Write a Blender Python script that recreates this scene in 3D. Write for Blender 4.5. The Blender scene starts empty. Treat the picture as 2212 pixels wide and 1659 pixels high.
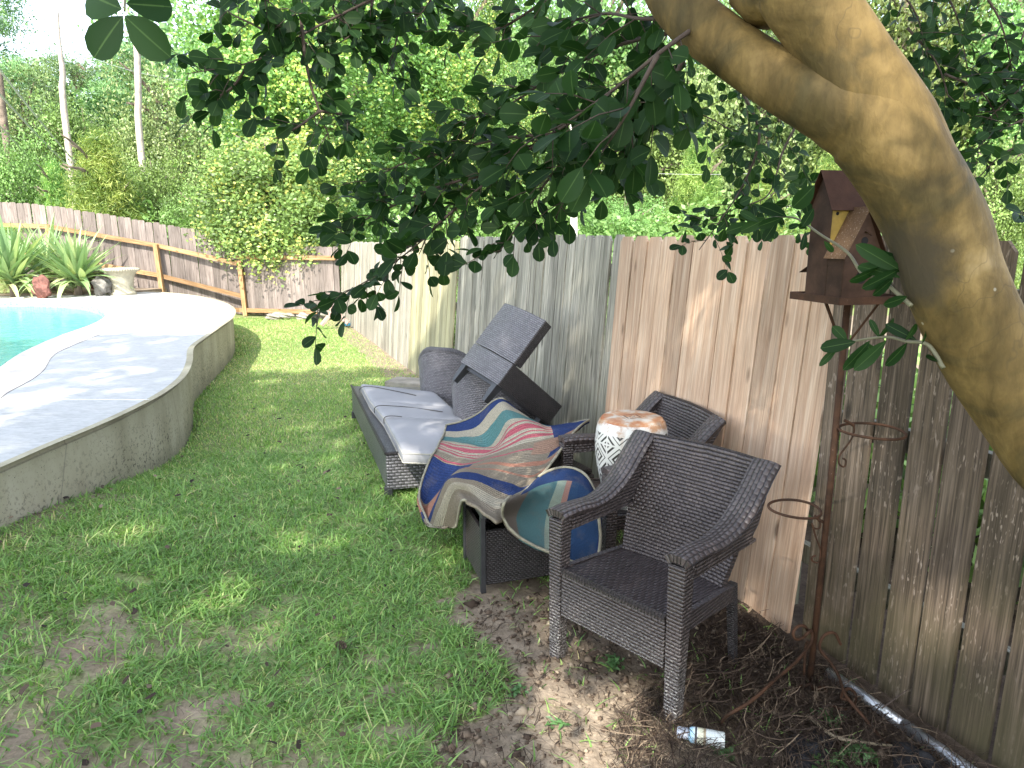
import bpy, bmesh, math, random
import numpy as np
from mathutils import Vector, Matrix
random.seed(7); RNG = np.random.default_rng(11)
R = math.radians
scene = bpy.context.scene
COL = scene.collection

# ------------------------------------------------------------------ camera
CAM_H = 1.75; PITCH = math.atan(310/1480.)
cam_d = bpy.data.cameras.new('camera'); cam = bpy.data.objects.new('camera', cam_d); COL.objects.link(cam)
cam.location = (0, 0, CAM_H); cam.rotation_euler = (math.pi/2-PITCH, 0, 0)
cam_d.sensor_width = 36; cam_d.lens = 36*1480/2212.; cam_d.clip_start = .05; cam_d.clip_end = 600
scene.camera = cam
scene.render.resolution_x = 1024; scene.render.resolution_y = 768

# ------------------------------------------------------------------ sky, sun, exposure
SUN = Vector((-.30, -1.0, 1.02)).normalized()
world = bpy.data.worlds.new('World'); scene.world = world; world.use_nodes = True
wn = world.node_tree.nodes; wl = world.node_tree.links
sky = wn.new('ShaderNodeTexSky'); sky.sky_type = 'NISHITA'; sky.sun_disc = False
sky.sun_elevation = math.asin(SUN.z); sky.sun_rotation = math.atan2(SUN.x, SUN.y)
sky.air_density = 1.0; sky.dust_density = 1.
tc = wn.new('ShaderNodeTexCoord'); cn = wn.new('ShaderNodeTexNoise'); cn.inputs['Scale'].default_value = 3.2
cn.inputs['Detail'].default_value = 8; cn.inputs['Roughness'].default_value = .6
mp = wn.new('ShaderNodeMapping'); mp.inputs['Scale'].default_value = (1, 1, 3.5); mp.inputs['Location'].default_value = (2.1, .7, .4)
cr = wn.new('ShaderNodeValToRGB'); cr.color_ramp.elements[0].position = .56; cr.color_ramp.elements[1].position = .76
mx = wn.new('ShaderNodeMixRGB'); mx.inputs[2].default_value = (3.2, 3.4, 3.7, 1)
wl.new(tc.outputs['Generated'], mp.inputs[0]); wl.new(mp.outputs[0], cn.inputs['Vector']); wl.new(cn.outputs[0], cr.inputs[0])
hs = wn.new('ShaderNodeHueSaturation'); hs.inputs['Saturation'].default_value = .55; wl.new(sky.outputs[0], hs.inputs['Color'])
wl.new(cr.outputs[0], mx.inputs[0]); wl.new(hs.outputs[0], mx.inputs[1]); wl.new(mx.outputs[0], wn['Background'].inputs[0])
wn['Background'].inputs[1].default_value = .15
sd = bpy.data.lights.new('sun', 'SUN'); sd.energy = 2.15; sd.angle = R(.53); sd.color = (1, .95, .86)
so = bpy.data.objects.new('sun', sd); COL.objects.link(so); so.rotation_euler = SUN.to_track_quat('Z', 'Y').to_euler()
scene.view_settings.view_transform = 'Standard'; scene.view_settings.look = 'None'
scene.view_settings.exposure = 2.32; scene.view_settings.gamma = 1
scene.cycles.max_bounces = 8; scene.cycles.transparent_max_bounces = 8
scene.cycles.sample_clamp_indirect = 8

# ------------------------------------------------------------------ helpers
_c, _s = math.cos(PITCH), math.sin(PITCH); F0_ = 1480.; CX, CY = 1106., 829.5
def ray(x, y):
    a = x-CX; b = y-CY
    return Vector((a, F0_*_c-b*_s, -(b*_c+F0_*_s)))
def G(x, y, z=0.):            # point of a sightline at height z
    r = ray(x, y); return r*((z-CAM_H)/r.z)+Vector((0, 0, CAM_H))
def P(x, y, Y):               # point of a sightline at distance Y
    r = ray(x, y); return r*(Y/r.y)+Vector((0, 0, CAM_H))
def Z1(x, y, Y): return P(691+.4167*x, 614.4+.4167*y, Y)
def smooth(a, b, x):
    t = np.clip((x-a)/(b-a), 0, 1); return t*t*(3-2*t)
def hgt(x, y):
    x = np.asarray(x, float); y = np.asarray(y, float)
    h = .24*smooth(-.9, -2.7, x)*smooth(5.6, 3.2, y)
    h = h-.05*smooth(4.5, 6.5, y)*smooth(12, 9, y)*smooth(-.9, -2., x)
    k = smooth(13.5, 15.5, y)
    h = h+k*np.clip(np.interp(x, [-30, -12.4, -8.7, -6.6, -4], [1.6, .95, .36, -.04, 0]), -.1, 2)
    return h
def gz(x, y): return float(hgt(x, y))

def tag(o, label=None, cat=None, group=None, kind=None):
    if label: o['label'] = label
    if cat: o['category'] = cat
    if group: o['group'] = group
    if kind: o['kind'] = kind
    return o
def empty(name, loc=(0, 0, 0), rz=0., label=None, cat=None, group=None):
    o = bpy.data.objects.new(name, None); COL.objects.link(o); o.location = loc; o.rotation_euler = (0, 0, rz)
    o.empty_display_size = .1
    return tag(o, label, cat, group)

def box_uv(me):
    uv = me.uv_layers.new(name='UVMap'); n = len(me.loops)
    co = np.empty(len(me.vertices)*3); me.vertices.foreach_get('co', co); co = co.reshape(-1, 3)
    vi = np.empty(n, int); me.loops.foreach_get('vertex_index', vi)
    nr = np.empty(len(me.polygons)*3); me.polygons.foreach_get('normal', nr); nr = np.abs(nr.reshape(-1, 3))
    lt = np.empty(len(me.polygons), int); me.polygons.foreach_get('loop_total', lt)
    ax = np.repeat(nr.argmax(1), lt); c = co[vi]
    out = np.where((ax == 2)[:, None], c[:, [0, 1]], np.where((ax == 0)[:, None], c[:, [1, 2]], c[:, [0, 2]]))
    uv.data.foreach_set('uv', out.astype(np.float32).ravel())

class MB:
    def __init__(s): s.V = []; s.F = []; s.U = []; s.R = []; s.r = 0.; s.hasuv = False
    def add(s, vs, fs, uvs=None, r=None):
        b = len(s.V); s.V += [tuple(v) for v in vs]
        for i, f in enumerate(fs):
            s.F.append(tuple(b+k for k in f)); s.R.append(s.r if r is None else r)
            if uvs is not None: s.U.append([tuple(uvs[k]) for k in f]); s.hasuv = True
            else: s.U.append(None)
    def box(s, c, d, M=None, r=None, uvo=None):
        x, y, z = d[0]/2, d[1]/2, d[2]/2; vs = []
        for q in ((-x,-y,-z),(x,-y,-z),(x,y,-z),(-x,y,-z),(-x,-y,z),(x,-y,z),(x,y,z),(-x,y,z)):
            v = Vector(q); v = (M @ v) if M is not None else v; vs.append(v+Vector(c))
        s.add(vs, [(0,3,2,1),(4,5,6,7),(0,1,5,4),(1,2,6,5),(2,3,7,6),(3,0,4,7)], None, r)
    def beam(s, a, b, w, h, up=(0, 0, 1), r=None):
        a = Vector(a); b = Vector(b); d = (b-a); L = d.length; d.normalize(); u = Vector(up)
        x = d.cross(u).normalized(); z = x.cross(d)
        M = Matrix((x, d, z)).transposed(); s.box((a+b)/2, (w, L, h), M, r)
    def plank(s, a, b, w, h, up=(0, 0, 1), r=None):      # beam whose grain runs along it
        a = Vector(a); b = Vector(b); d = (b-a); L = d.length; d.normalize(); x = d.cross(Vector(up)).normalized(); z = x.cross(d)
        for (n1, n2, q1, q2, sg) in ((x, z, w, h, 1), (x, z, w, h, -1), (z, x, h, w, 1), (z, x, h, w, -1)):
            o = n2*(q2/2*sg); e = n1*(q1/2); vs = [a+o-e, a+o+e, b+o+e, b+o-e]
            f = (0, 1, 2, 3) if (d.cross(n1)).dot(n2)*sg < 0 else (3, 2, 1, 0)
            s.add(vs, [f], [(0, 0), (q1, 0), (q1, L), (0, L)], r)
        for p, sg in ((a, -1), (b, 1)):
            e = x*(w/2); g = z*(h/2); f = (0, 1, 2, 3) if sg < 0 else (3, 2, 1, 0)
            s.add([p-e-g, p+e-g, p+e+g, p-e+g], [f], [(0, 0), (w, 0), (w, h*.02), (0, h*.02)], r)
    def prism(s, poly, z0, z1, r=None):
        n = len(poly); vs = [(p[0], p[1], z0) for p in poly]+[(p[0], p[1], z1) for p in poly]
        s.add(vs, [tuple(range(n))[::-1], tuple(range(n, 2*n))]+[(i, (i+1) % n, n+(i+1) % n, n+i) for i in range(n)], None, r)
    def hexa(s, lo, hi, r=None):
        s.add(list(lo)+list(hi), [(3,2,1,0),(4,5,6,7),(0,1,5,4),(1,2,6,5),(2,3,7,6),(3,0,4,7)], None, r)
    def tube(s, pts, rad, n=8, sm=0, cap=True, r=None, wob=0.):
        pts = [Vector(p) for p in pts]
        if not hasattr(rad, '__len__'): rad = [rad]*len(pts)
        if sm: pts, rad = catmull(pts, list(rad), sm)
        N = None; vs = []; uv = []; L = 0
        for i, p in enumerate(pts):
            t = (pts[min(i+1, len(pts)-1)]-pts[max(i-1, 0)])
            if t.length < 1e-9: t = Vector((0, 0, 1))
            t.normalize()
            if N is None:
                N = t.cross(Vector((0, 0, 1)) if abs(t.z) < .9 else Vector((1, 0, 0))).normalized()
            else:
                N = (N-t*N.dot(t)).normalized()
            B = t.cross(N)
            if i: L += (p-pts[i-1]).length
            for k in range(n):
                a = 2*math.pi*k/n; q = rad[i]*(1+(wob*math.sin(3*a+L*9)+wob*math.sin(5*a-L*17+1) if wob else 0))
                vs.append(p+(N*math.cos(a)+B*math.sin(a))*q); uv.append((k/n, L))
        fs = []
        m = len(pts)
        for i in range(m-1):
            for k in range(n):
                fs.append((i*n+k, i*n+(k+1) % n, (i+1)*n+(k+1) % n, (i+1)*n+k))
        if cap: fs.append(tuple(range(n))[::-1]); fs.append(tuple((m-1)*n+k for k in range(n)))
        s.add(vs, fs, uv, r)
    def lathe(s, prof, n=32, c=(0, 0, 0), sx=1, sy=1, r=None):
        vs = []; uv = []
        L = 0
        for i, (q, z) in enumerate(prof):
            if i: L += math.hypot(q-prof[i-1][0], z-prof[i-1][1])
            for k in range(n+1):
                a = 2*math.pi*k/n; vs.append((c[0]+q*sx*math.cos(a), c[1]+q*sy*math.sin(a), c[2]+z)); uv.append((k/n, z))
        fs = [(i*(n+1)+k, i*(n+1)+k+1, (i+1)*(n+1)+k+1, (i+1)*(n+1)+k) for i in range(len(prof)-1) for k in range(n)]
        s.add(vs, fs, uv, r)
    def sheet(s, g, th, uvs=None, r=None):      # g[i][j] points -> closed solid sheet of thickness th
        m, n = len(g), len(g[0]); g = [[Vector(p) for p in row] for row in g]; nr = []
        for i in range(m):
            for j in range(n):
                a = g[min(i+1, m-1)][j]-g[max(i-1, 0)][j]; b = g[i][min(j+1, n-1)]-g[i][max(j-1, 0)]
                q = a.cross(b); q = q.normalized() if q.length > 1e-9 else Vector((0, 0, 1)); nr.append(q)
        top = [g[i][j] for i in range(m) for j in range(n)]; bot = [p-nr[k]*th for k, p in enumerate(top)]
        o = m*n; fs = []
        for i in range(m-1):
            for j in range(n-1):
                a, b, c, d = i*n+j, (i+1)*n+j, (i+1)*n+j+1, i*n+j+1
                fs.append((a, b, c, d)); fs.append((o+d, o+c, o+b, o+a))
        for j in range(n-1):
            fs.append((j, j+1, o+j+1, o+j)); k = (m-1)*n+j; fs.append((k+1, k, o+k, o+k+1))
        for i in range(m-1):
            k = i*n; fs.append((k+n, k, o+k, o+k+n)); k = i*n+n-1; fs.append((k, k+n, o+k+n, o+k))
        U = None
        if uvs is not None: U = [uvs[i][j] for i in range(m) for j in range(n)]*2
        s.add(top+bot, fs, U, r)
    def build(s, name, mat, parent=None, smooth=False, bevel=0., seg=2, loc=None, auto=False):
        me = bpy.data.meshes.new(name); me.from_pydata(s.V, [], s.F)
        if s.hasuv and all(u is not None for u in s.U) and not bevel:
            uv = me.uv_layers.new(name='UVMap')
            uv.data.foreach_set('uv', np.array([c for u in s.U for c in u], np.float32).ravel())
        at = me.attributes.new('rnd', 'FLOAT', 'FACE'); at.data.foreach_set('value', np.array(s.R, np.float32))
        if bevel:
            bm = bmesh.new(); bm.from_mesh(me)
            es = [e for e in bm.edges if len(e.link_faces) == 2 and e.calc_face_angle(0) > R(30)]
            bmesh.ops.bevel(bm, geom=es, offset=bevel, segments=seg, profile=.6, affect='EDGES', clamp_overlap=True)
            bm.normal_update(); bm.to_mesh(me); bm.free()
        if not me.uv_layers: box_uv(me)
        if smooth: me.polygons.foreach_set('use_smooth', [True]*len(me.polygons))
        me.materials.append(mat); me.update()
        o = bpy.data.objects.new(name, me); COL.objects.link(o)
        if parent: o.parent = parent
        if loc: o.location = loc
        return o

def catmull(pts, rad, n):
    P_ = [pts[0]*2-pts[1]]+pts+[pts[-1]*2-pts[-2]]; Q = [rad[0]]+rad+[rad[-1]]; op = []; orr = []
    for i in range(1, len(P_)-2):
        for k in range(n):
            t = k/n; a, b, c, d = P_[i-1:i+3]
            op.append(.5*((2*b)+(c-a)*t+(2*a-5*b+4*c-d)*t*t+(-a+3*b-3*c+d)*t**3)); orr.append(Q[i]*(1-t)+Q[i+1]*t)
    return op+[pts[-1]], orr+[rad[-1]]

def npmesh(name, V, F, mat, uv=None, smooth=False, parent=None, rnd=None):   # V (n,3), F (m,k)
    me = bpy.data.meshes.new(name); m, k = F.shape
    me.vertices.add(len(V)); me.vertices.foreach_set('co', V.astype(np.float32).ravel())
    me.loops.add(m*k); me.loops.foreach_set('vertex_index', F.astype(np.int32).ravel())
    me.polygons.add(m); me.polygons.foreach_set('loop_start', np.arange(0, m*k, k, dtype=np.int32))
    if uv is not None:
        l = me.uv_layers.new(name='UVMap'); l.data.foreach_set('uv', uv.astype(np.float32).ravel())
    if rnd is not None:
        a = me.attributes.new('rnd', 'FLOAT', 'FACE'); a.data.foreach_set('value', rnd.astype(np.float32))
    me.update(calc_edges=True); me.validate()
    if smooth: me.polygons.foreach_set('use_smooth', [True]*m)
    me.materials.append(mat)
    o = bpy.data.objects.new(name, me); COL.objects.link(o)
    if parent: o.parent = parent
    return o

# ------------------------------------------------------------------ materials
class NT:
    def __init__(s, name):
        s.m = bpy.data.materials.new(name); s.m.use_nodes = True; s.t = s.m.node_tree; s.n = s.t.nodes
        s.b = s.n['Principled BSDF']; s.out = s.n['Material Output']
    def new(s, ty, **kw):
        o = s.n.new('ShaderNode'+ty)
        for k, v in kw.items():
            if hasattr(o, k) and not k[0].isupper(): setattr(o, k, v)
            else: o.inputs[k.replace('_', ' ')].default_value = v
        return o
    def L(s, a, b): s.t.links.new(a, b)
    def coord(s, kind='UV', scale=(1, 1, 1), loc=(0, 0, 0), rot=(0, 0, 0)):
        c = s.new('TexCoord'); m = s.new('Mapping'); m.inputs['Scale'].default_value = scale
        m.inputs['Location'].default_value = loc; m.inputs['Rotation'].default_value = rot
        s.L(c.outputs[kind], m.inputs[0]); return m.outputs[0]
    def noise(s, vec, sc, det=4, ro=.55, dist=0):
        n = s.new('TexNoise', Scale=sc, Detail=det, Roughness=ro, Distortion=dist)
        if vec is not None: s.L(vec, n.inputs['Vector'])
        return n.outputs[0]
    def ramp(s, f, stops):
        r = s.new('ValToRGB'); e = r.color_ramp.elements
        while len(e) < len(stops): e.new(.5)
        for i, (p, c) in enumerate(stops):
            e[i].position = p; e[i].color = (c if hasattr(c, '__len__') else (c, c, c))+(1,) if not (hasattr(c, '__len__') and len(c) == 4) else c
        s.L(f, r.inputs[0]); return r.outputs[0]
    def mix(s, f, a, b, mode='MIX'):
        m = s.new('MixRGB', blend_type=mode)
        for i, v in ((0, f), (1, a), (2, b)):
            if isinstance(v, (int, float)): m.inputs[i].default_value = v if i == 0 else (v, v, v, 1)
            elif isinstance(v, tuple): m.inputs[i].default_value = v+(1,)
            else: s.L(v, m.inputs[i])
        return m.outputs[0]
    def math(s, op, a, b=0.):
        m = s.new('Math', operation=op)
        for i, v in ((0, a), (1, b)):
            if isinstance(v, (int, float)): m.inputs[i].default_value = v
            else: s.L(v, m.inputs[i])
        return m.outputs[0]
    def attr(s, n='rnd'): a = s.new('Attribute', attribute_name=n); return a.outputs['Fac']
    def bump(s, h, st=.5, d=.01):
        b = s.new('Bump', Strength=st, Distance=d); s.L(h, b.inputs['Height']); s.L(b.outputs[0], s.b.inputs['Normal'])
    def done(s, col=None, ro=.6, sp=.5, metal=0):
        if col is not None:
            if isinstance(col, tuple): s.b.inputs['Base Color'].default_value = col+(1,)
            else: s.L(col, s.b.inputs['Base Color'])
        if isinstance(ro, (int, float)): s.b.inputs['Roughness'].default_value = ro
        else: s.L(ro, s.b.inputs['Roughness'])
        s.b.inputs['Specular IOR Level'].default_value = sp; s.b.inputs['Metallic'].default_value = metal
        return s.m

def wicker_mat(name, cols, row=.0145, wid=.030, ro=.38, worn=.0):
    k = NT(name); v = k.coord('UV')
    vv = k.new('VectorMath', operation='ADD'); k.L(v, vv.inputs[0])
    sc = k.new('VectorMath', operation='SCALE'); sc.inputs['Scale'].default_value = .007
    nz = k.new('TexNoise', Scale=12., Detail=2.); k.L(v, nz.inputs['Vector']); k.L(nz.outputs['Color'], sc.inputs[0]); k.L(sc.outputs[0], vv.inputs[1])
    sx = k.new('SeparateXYZ'); k.L(vv.outputs[0], sx.inputs[0]); yr = k.math('DIVIDE', sx.outputs['Y'], row); xr = k.math('DIVIDE', sx.outputs['X'], wid)
    par = k.math('MULTIPLY', k.math('MODULO', k.math('FLOOR', k.math('ADD', yr, 1000.)), 2.), .5)      # every other strand is shifted by half a stitch
    across = k.math('MULTIPLY', k.math('PINGPONG', yr, .5), 2.); ay = k.math('POWER', k.math('SINE', k.math('MULTIPLY', k.math('FRACT', k.math('ADD', yr, 1000.)), math.pi)), .6)
    ax = k.math('POWER', k.math('SINE', k.math('MULTIPLY', k.math('FRACT', k.math('ADD', k.math('ADD', xr, 1000.), par)), math.pi)), .55)
    h = k.math('MULTIPLY', ay, k.math('ADD', k.math('MULTIPLY', ax, .78), .22))
    wn_ = k.new('TexWhiteNoise', noise_dimensions='2D'); cx = k.new('CombineXYZ'); k.L(k.math('FLOOR', k.math('ADD', xr, par)), cx.inputs[0]); k.L(k.math('FLOOR', yr), cx.inputs[1]); k.L(cx.outputs[0], wn_.inputs['Vector'])
    col = k.mix(wn_.outputs['Value'], cols[0], cols[1]); col = k.mix(k.ramp(h, [(.15, 0.), (.55, 1.)]), cols[2], col)
    col = k.mix(k.ramp(k.noise(k.coord('UV'), 5, 5), [(.35, 0.), (.7, .5)]), col, cols[3])
    if worn:
        f = k.ramp(k.noise(k.coord('UV'), 130, 3, .7), [(.50, 0.), (.62, 1.)]); z = k.new('SeparateXYZ'); k.L(k.coord('Object'), z.inputs[0])
        g = k.ramp(z.outputs['Z'], [(.10, worn), (.38, .06)]); col = k.mix(k.math('MULTIPLY', f, g), col, (.5, .47, .42))
    k.bump(h, 1., .007)
    return k.done(col, ro, .5)
def wood_mat(name, c1, c2, c3, grain=1., speck=None, knots=True, ro=.8, algae=None):
    k = NT(name); u = k.coord('UV'); a = k.attr()
    of = k.new('CombineXYZ'); k.L(k.math('MULTIPLY', a, 37.), of.inputs[0]); k.L(k.math('MULTIPLY', a, 91.), of.inputs[1]); k.L(k.math('MULTIPLY', a, 13.), of.inputs[2])
    ad = k.new('VectorMath', operation='ADD'); k.L(u, ad.inputs[0]); k.L(of.outputs[0], ad.inputs[1])
    m = k.new('Mapping'); m.inputs['Scale'].default_value = (34, 1.6, 1); k.L(ad.outputs[0], m.inputs[0])
    g = k.noise(m.outputs[0], 1., 6, .62, .9)
    m2 = k.new('Mapping'); m2.inputs['Scale'].default_value = (150, 3.0, 1); k.L(ad.outputs[0], m2.inputs[0]); g2 = k.noise(m2.outputs[0], 1., 3, .6)
    base = k.ramp(g, [(.3, c1), (.52, c2), (.72, c3)])
    base = k.mix(.75*grain, base, k.ramp(g2, [(.28, .06), (.5, .5), (.72, .9)]), 'OVERLAY')
    base = k.mix(.55, base, k.ramp(a, [(0., .26), (.5, .5), (1., .72)]), 'OVERLAY')
    big = k.noise(k.coord('Object'), 1.1, 4); base = k.mix(.35, base, k.ramp(big, [(.3, .3), (.7, .7)]), 'OVERLAY')
    if knots:
        mk = k.new('Mapping'); mk.inputs['Scale'].default_value = (6.5, 2.3, 1); k.L(ad.outputs[0], mk.inputs[0])
        vo = k.new('TexVoronoi', Scale=1.); k.L(mk.outputs[0], vo.inputs['Vector'])
        kn = k.ramp(vo.outputs['Distance'], [(.05, 1.), (.13, 0.)]); base = k.mix(k.math('MULTIPLY', kn, .8), base, tuple(x*.35 for x in c1))
    if speck:
        ms = k.new('Mapping'); ms.inputs['Scale'].default_value = (110, 26, 1); k.L(ad.outputs[0], ms.inputs[0])
        f = k.ramp(k.noise(ms.outputs[0], 1., 2, .5), [(.60, 0.), (.68, 1.)]); f2 = k.ramp(k.noise(ad.outputs[0], 5, 3), [(.42, 0.), (.6, .75)])
        base = k.mix(k.math('MULTIPLY', f, f2), base, speck)
    if algae:
        z = k.new('SeparateXYZ'); k.L(k.coord('Object'), z.inputs[0])
        f = k.math('MULTIPLY', k.ramp(z.outputs['Z'], [(.0, 1.), (.9, .15)]), k.ramp(k.noise(k.coord('Object'), 3, 4), [(.35, 0.), (.6, .8)])); base = k.mix(f, base, algae)
    k.bump(k.mix(.5, g, g2), .8, .006)
    return k.done(base, ro, .25)
def plain(name, col, ro=.6, var=.25, sc=8, sp=.4, metal=0, bump=0., bsc=60, bd=.003):
    k = NT(name); o = k.coord('Object'); n = k.noise(o, sc, 5)
    c = k.mix(1., col, k.ramp(n, [(.3, 1-var), (.7, 1+var*.6)]), 'MULTIPLY') if var else col
    if bump: k.bump(k.noise(k.coord('Object'), bsc, 5, .6), bump, bd)
    return k.done(c, ro, sp, metal)
def rust_mat(name, dark, lite, speck=.62):
    k = NT(name); o = k.coord('Object'); n = k.noise(o, 14, 6, .65)
    c = k.ramp(n, [(.35, dark), (.6, lite), (.75, tuple(x*1.25 for x in lite))])
    f = k.ramp(k.noise(k.coord('Object'), 160, 3, .6), [(speck, 0.), (speck+.06, .8)]); c = k.mix(f, c, (.26, .21, .165))
    k.bump(k.noise(k.coord('Object'), 90, 4), .3, .002); return k.done(c, .75, .2, 0)
def leaf_mat(name, stops, trans=.35, obj=.0, rib=False, ro=.45, tcol=1.25, sp=.4):
    k = NT(name); a = k.attr(); c = k.ramp(a, stops)
    if obj:
        oi = k.new('ObjectInfo'); hs = k.new('HueSaturation'); k.L(c, hs.inputs['Color'])
        k.L(k.math('ADD', k.math('MULTIPLY', oi.outputs['Random'], obj*.12), .5-obj*.06), hs.inputs['Hue'])
        k.L(k.math('ADD', k.math('MULTIPLY', oi.outputs['Random'], obj*.5), 1-obj*.25), hs.inputs['Value']); c = hs.outputs[0]
    if rib:
        s = k.new('SeparateXYZ'); k.L(k.coord('UV'), s.inputs[0]); d = k.math('ABSOLUTE', k.math('SUBTRACT', s.outputs['X'], .5))
        c = k.mix(k.ramp(d, [(.012, .40), (.035, 0.)]), c, (.10, .17, .055))
    k.done(c, ro, sp); t = k.new('BsdfTranslucent')
    k.L(k.mix(1., c, (tcol, tcol*1.03, tcol*.62), 'MULTIPLY'), t.inputs[0])
    m = k.new('MixShader'); m.inputs[0].default_value = trans; k.L(k.b.outputs[0], m.inputs[1]); k.L(t.outputs[0], m.inputs[2]); k.L(m.outputs[0], k.out.inputs[0])
    return k.m

M = {}
M['wick'] = wicker_mat('brown wicker', ((0.053,0.040,0.038),(0.090,0.071,0.067),(0.004,0.003,0.003),(0.032,0.024,0.021)), worn=.0)
M['wick_worn'] = wicker_mat('worn brown wicker', ((0.053,0.040,0.038),(0.090,0.071,0.067),(0.004,0.003,0.003),(0.032,0.023,0.020)), worn=.85)
M['wick_seat'] = wicker_mat('seat wicker', ((0.056,0.042,0.041),(0.083,0.067,0.065),(0.011,0.008,0.007),(0.033,0.025,0.024)), row=.015, wid=.05, ro=.30)
M['wick_grey'] = wicker_mat('grey wicker', ((0.128,0.120,0.128),(0.204,0.191,0.204),(0.017,0.017,0.017),(0.102,0.095,0.102)), row=.014, wid=.026, ro=.4)
M['wick_dark'] = wicker_mat('dark wicker', ((.035,.03,.03),(.06,.052,.052),(.006,.005,.005),(.03,.025,.024)), row=.011, wid=.022, ro=.4)
M['black_metal'] = plain('black metal', (.045,.045,.048), .42, .3, 12, .5, .3, .15)
M['cushion'] = plain('grey outdoor cushion', (.275,.27,.275), .85, .10, 3, .2, 0, .25, 260, .0012)
M['piping'] = plain('tan piping', (.34,.32,.27), .85, .1)
M['cord'] = plain('dark tie cord', (.06,.055,.05), .8, .1)
M['f_near'] = wood_mat('old wet fence wood', (0.049,0.036,0.023), (0.103,0.075,0.052), (0.160,0.121,0.088), 1., speck=(0.319,0.254,0.202), algae=(0.065,0.056,0.027))
M['f_new'] = wood_mat('new cedar', (0.323,0.200,0.126), (0.423,0.293,0.200), (0.503,0.386,0.284), .35)
M['f_mid'] = wood_mat('grey weathered fence', (0.130,0.124,0.099), (0.252,0.234,0.190), (0.359,0.332,0.272), 1., algae=(0.163,0.166,0.099))
M['f_yel'] = wood_mat('yellowed fence', (0.253,0.228,0.124), (0.333,0.306,0.181), (0.400,0.371,0.249), .7, knots=False)
M['f_far'] = wood_mat('pale weathered fence', (0.190,0.173,0.130), (0.291,0.266,0.213), (0.367,0.341,0.283), .9)
M['f_back'] = wood_mat('brown back fence', (0.130,0.103,0.087), (0.195,0.161,0.142), (0.249,0.211,0.187), .8)
M['rail'] = wood_mat('orange cedar rail', (0.226,0.125,0.056), (0.332,0.199,0.095), (0.398,0.264,0.152), .8)
M['rust'] = rust_mat('rusted iron', (0.025,0.013,0.007), (0.058,0.027,0.014), .70)
M['rust_sheet'] = rust_mat('rusted sheet metal', (0.026,0.013,0.007), (0.053,0.027,0.016), .74)
M['rust_speck'] = rust_mat('flaking rusted sheet', (0.065,0.034,0.017), (0.130,0.074,0.038), .60)
M['rust_roof'] = rust_mat('red rusted roof', (0.029,0.011,0.005), (0.044,0.018,0.009), .80)
M['yellow_paint'] = plain('faded yellow paint', (0.294,0.196,0.042), .6, .4, 20)
M['hole'] = plain('dark hole', (.006,.005,.005), .9, 0)
M['galv'] = plain('galvanised pipe', (.60,.62,.64), .32, .35, 30, .5, .85, .1, 120)
M['stone'] = plain('pale stone', (0.288,0.264,0.228), .9, .35, 5, .2, 0, .6, 20, .02)
M['rock_red'] = plain('red brown rock', (0.180,0.078,0.060), .8, .6, 9, .3, 0, .8, 18, .03)
M['rock_grey'] = plain('grey garden rock', (.20,.185,.165), .9, .5, 4, .2, 0, .7, 14, .03)
M['urn'] = plain('cast concrete', (0.422,0.383,0.285), .9, .22, 7, .2, 0, .8, 30, .02)
M['bark'] = plain('grey brown bark', (.20,.155,.12), .9, .5, 6, .2, 0, .8, 25, .02)
M['deadbark'] = plain('bleached dead wood', (.50,.42,.36), .9, .35, 3, .2, 0, .6, 14, .02)
M['twig'] = plain('brown twig', (0.060,0.042,0.032), .85, .4, 12)
M['shoot'] = plain('pale green shoot', (.15,.14,.085), .6, .3, 20)
M['pole'] = plain('pale utility pole', (.62,.58,.50), .8, .2, 2)
M['wire'] = plain('aluminium cable', (.5,.5,.5), .5, 0)
# ------------------------------------------------------------------ fences' lines
FD = Vector((-.376, .927, 0)).normalized(); FN = Vector((.927, .376, 0)).normalized(); FO = Vector((1.25, 2.82, 0))
def fx(y): return 1.25-.4056*(np.asarray(y)-2.82)

# pool deck outlines (world, from sightlines on the deck's plane)
DZ = .58
deck_px = [(0,1003),(100,960),(205,917),(285,880),(345,848),(382,820),(397,800),(405,778),(407,757),(415,745),(440,727),(470,706),(493,690),(502,678),(501,668),(492,660),(470,650),(430,641),(390,635),(330,631),(250,631),(150,633),(60,638),(0,641)]
deck_out = [G(x, y, DZ) for x, y in deck_px]
pool_px = [(0,794),(35,769),(72,750),(115,731),(160,715),(194,703),(218,691),(227,683),(224,676),(212,667),(195,662),(170,657),(140,654),(70,651),(0,652)]
pool_in = [G(x, y, DZ) for x, y in pool_px]
def smooth_line(pts, n=5):
    p, _ = catmull([Vector(q) for q in pts], [0]*len(pts), n); return p
deck_s = smooth_line(deck_out); pool_s = smooth_line(pool_in)
deck_s = [G(-700, 1300, DZ), G(-250, 1109, DZ)]+deck_s+[Vector((-15, 13.4, DZ)), Vector((-19, 12, DZ)), Vector((-20, 0, DZ))]
pool_s = [Vector((-9.5, 6.3, DZ)), Vector((-7.6, 6.6, DZ))]+pool_s+[Vector((-12.5, 11.6, DZ)), Vector((-13.6, 9.8, DZ)), Vector((-12.6, 7.4, DZ))]

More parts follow.
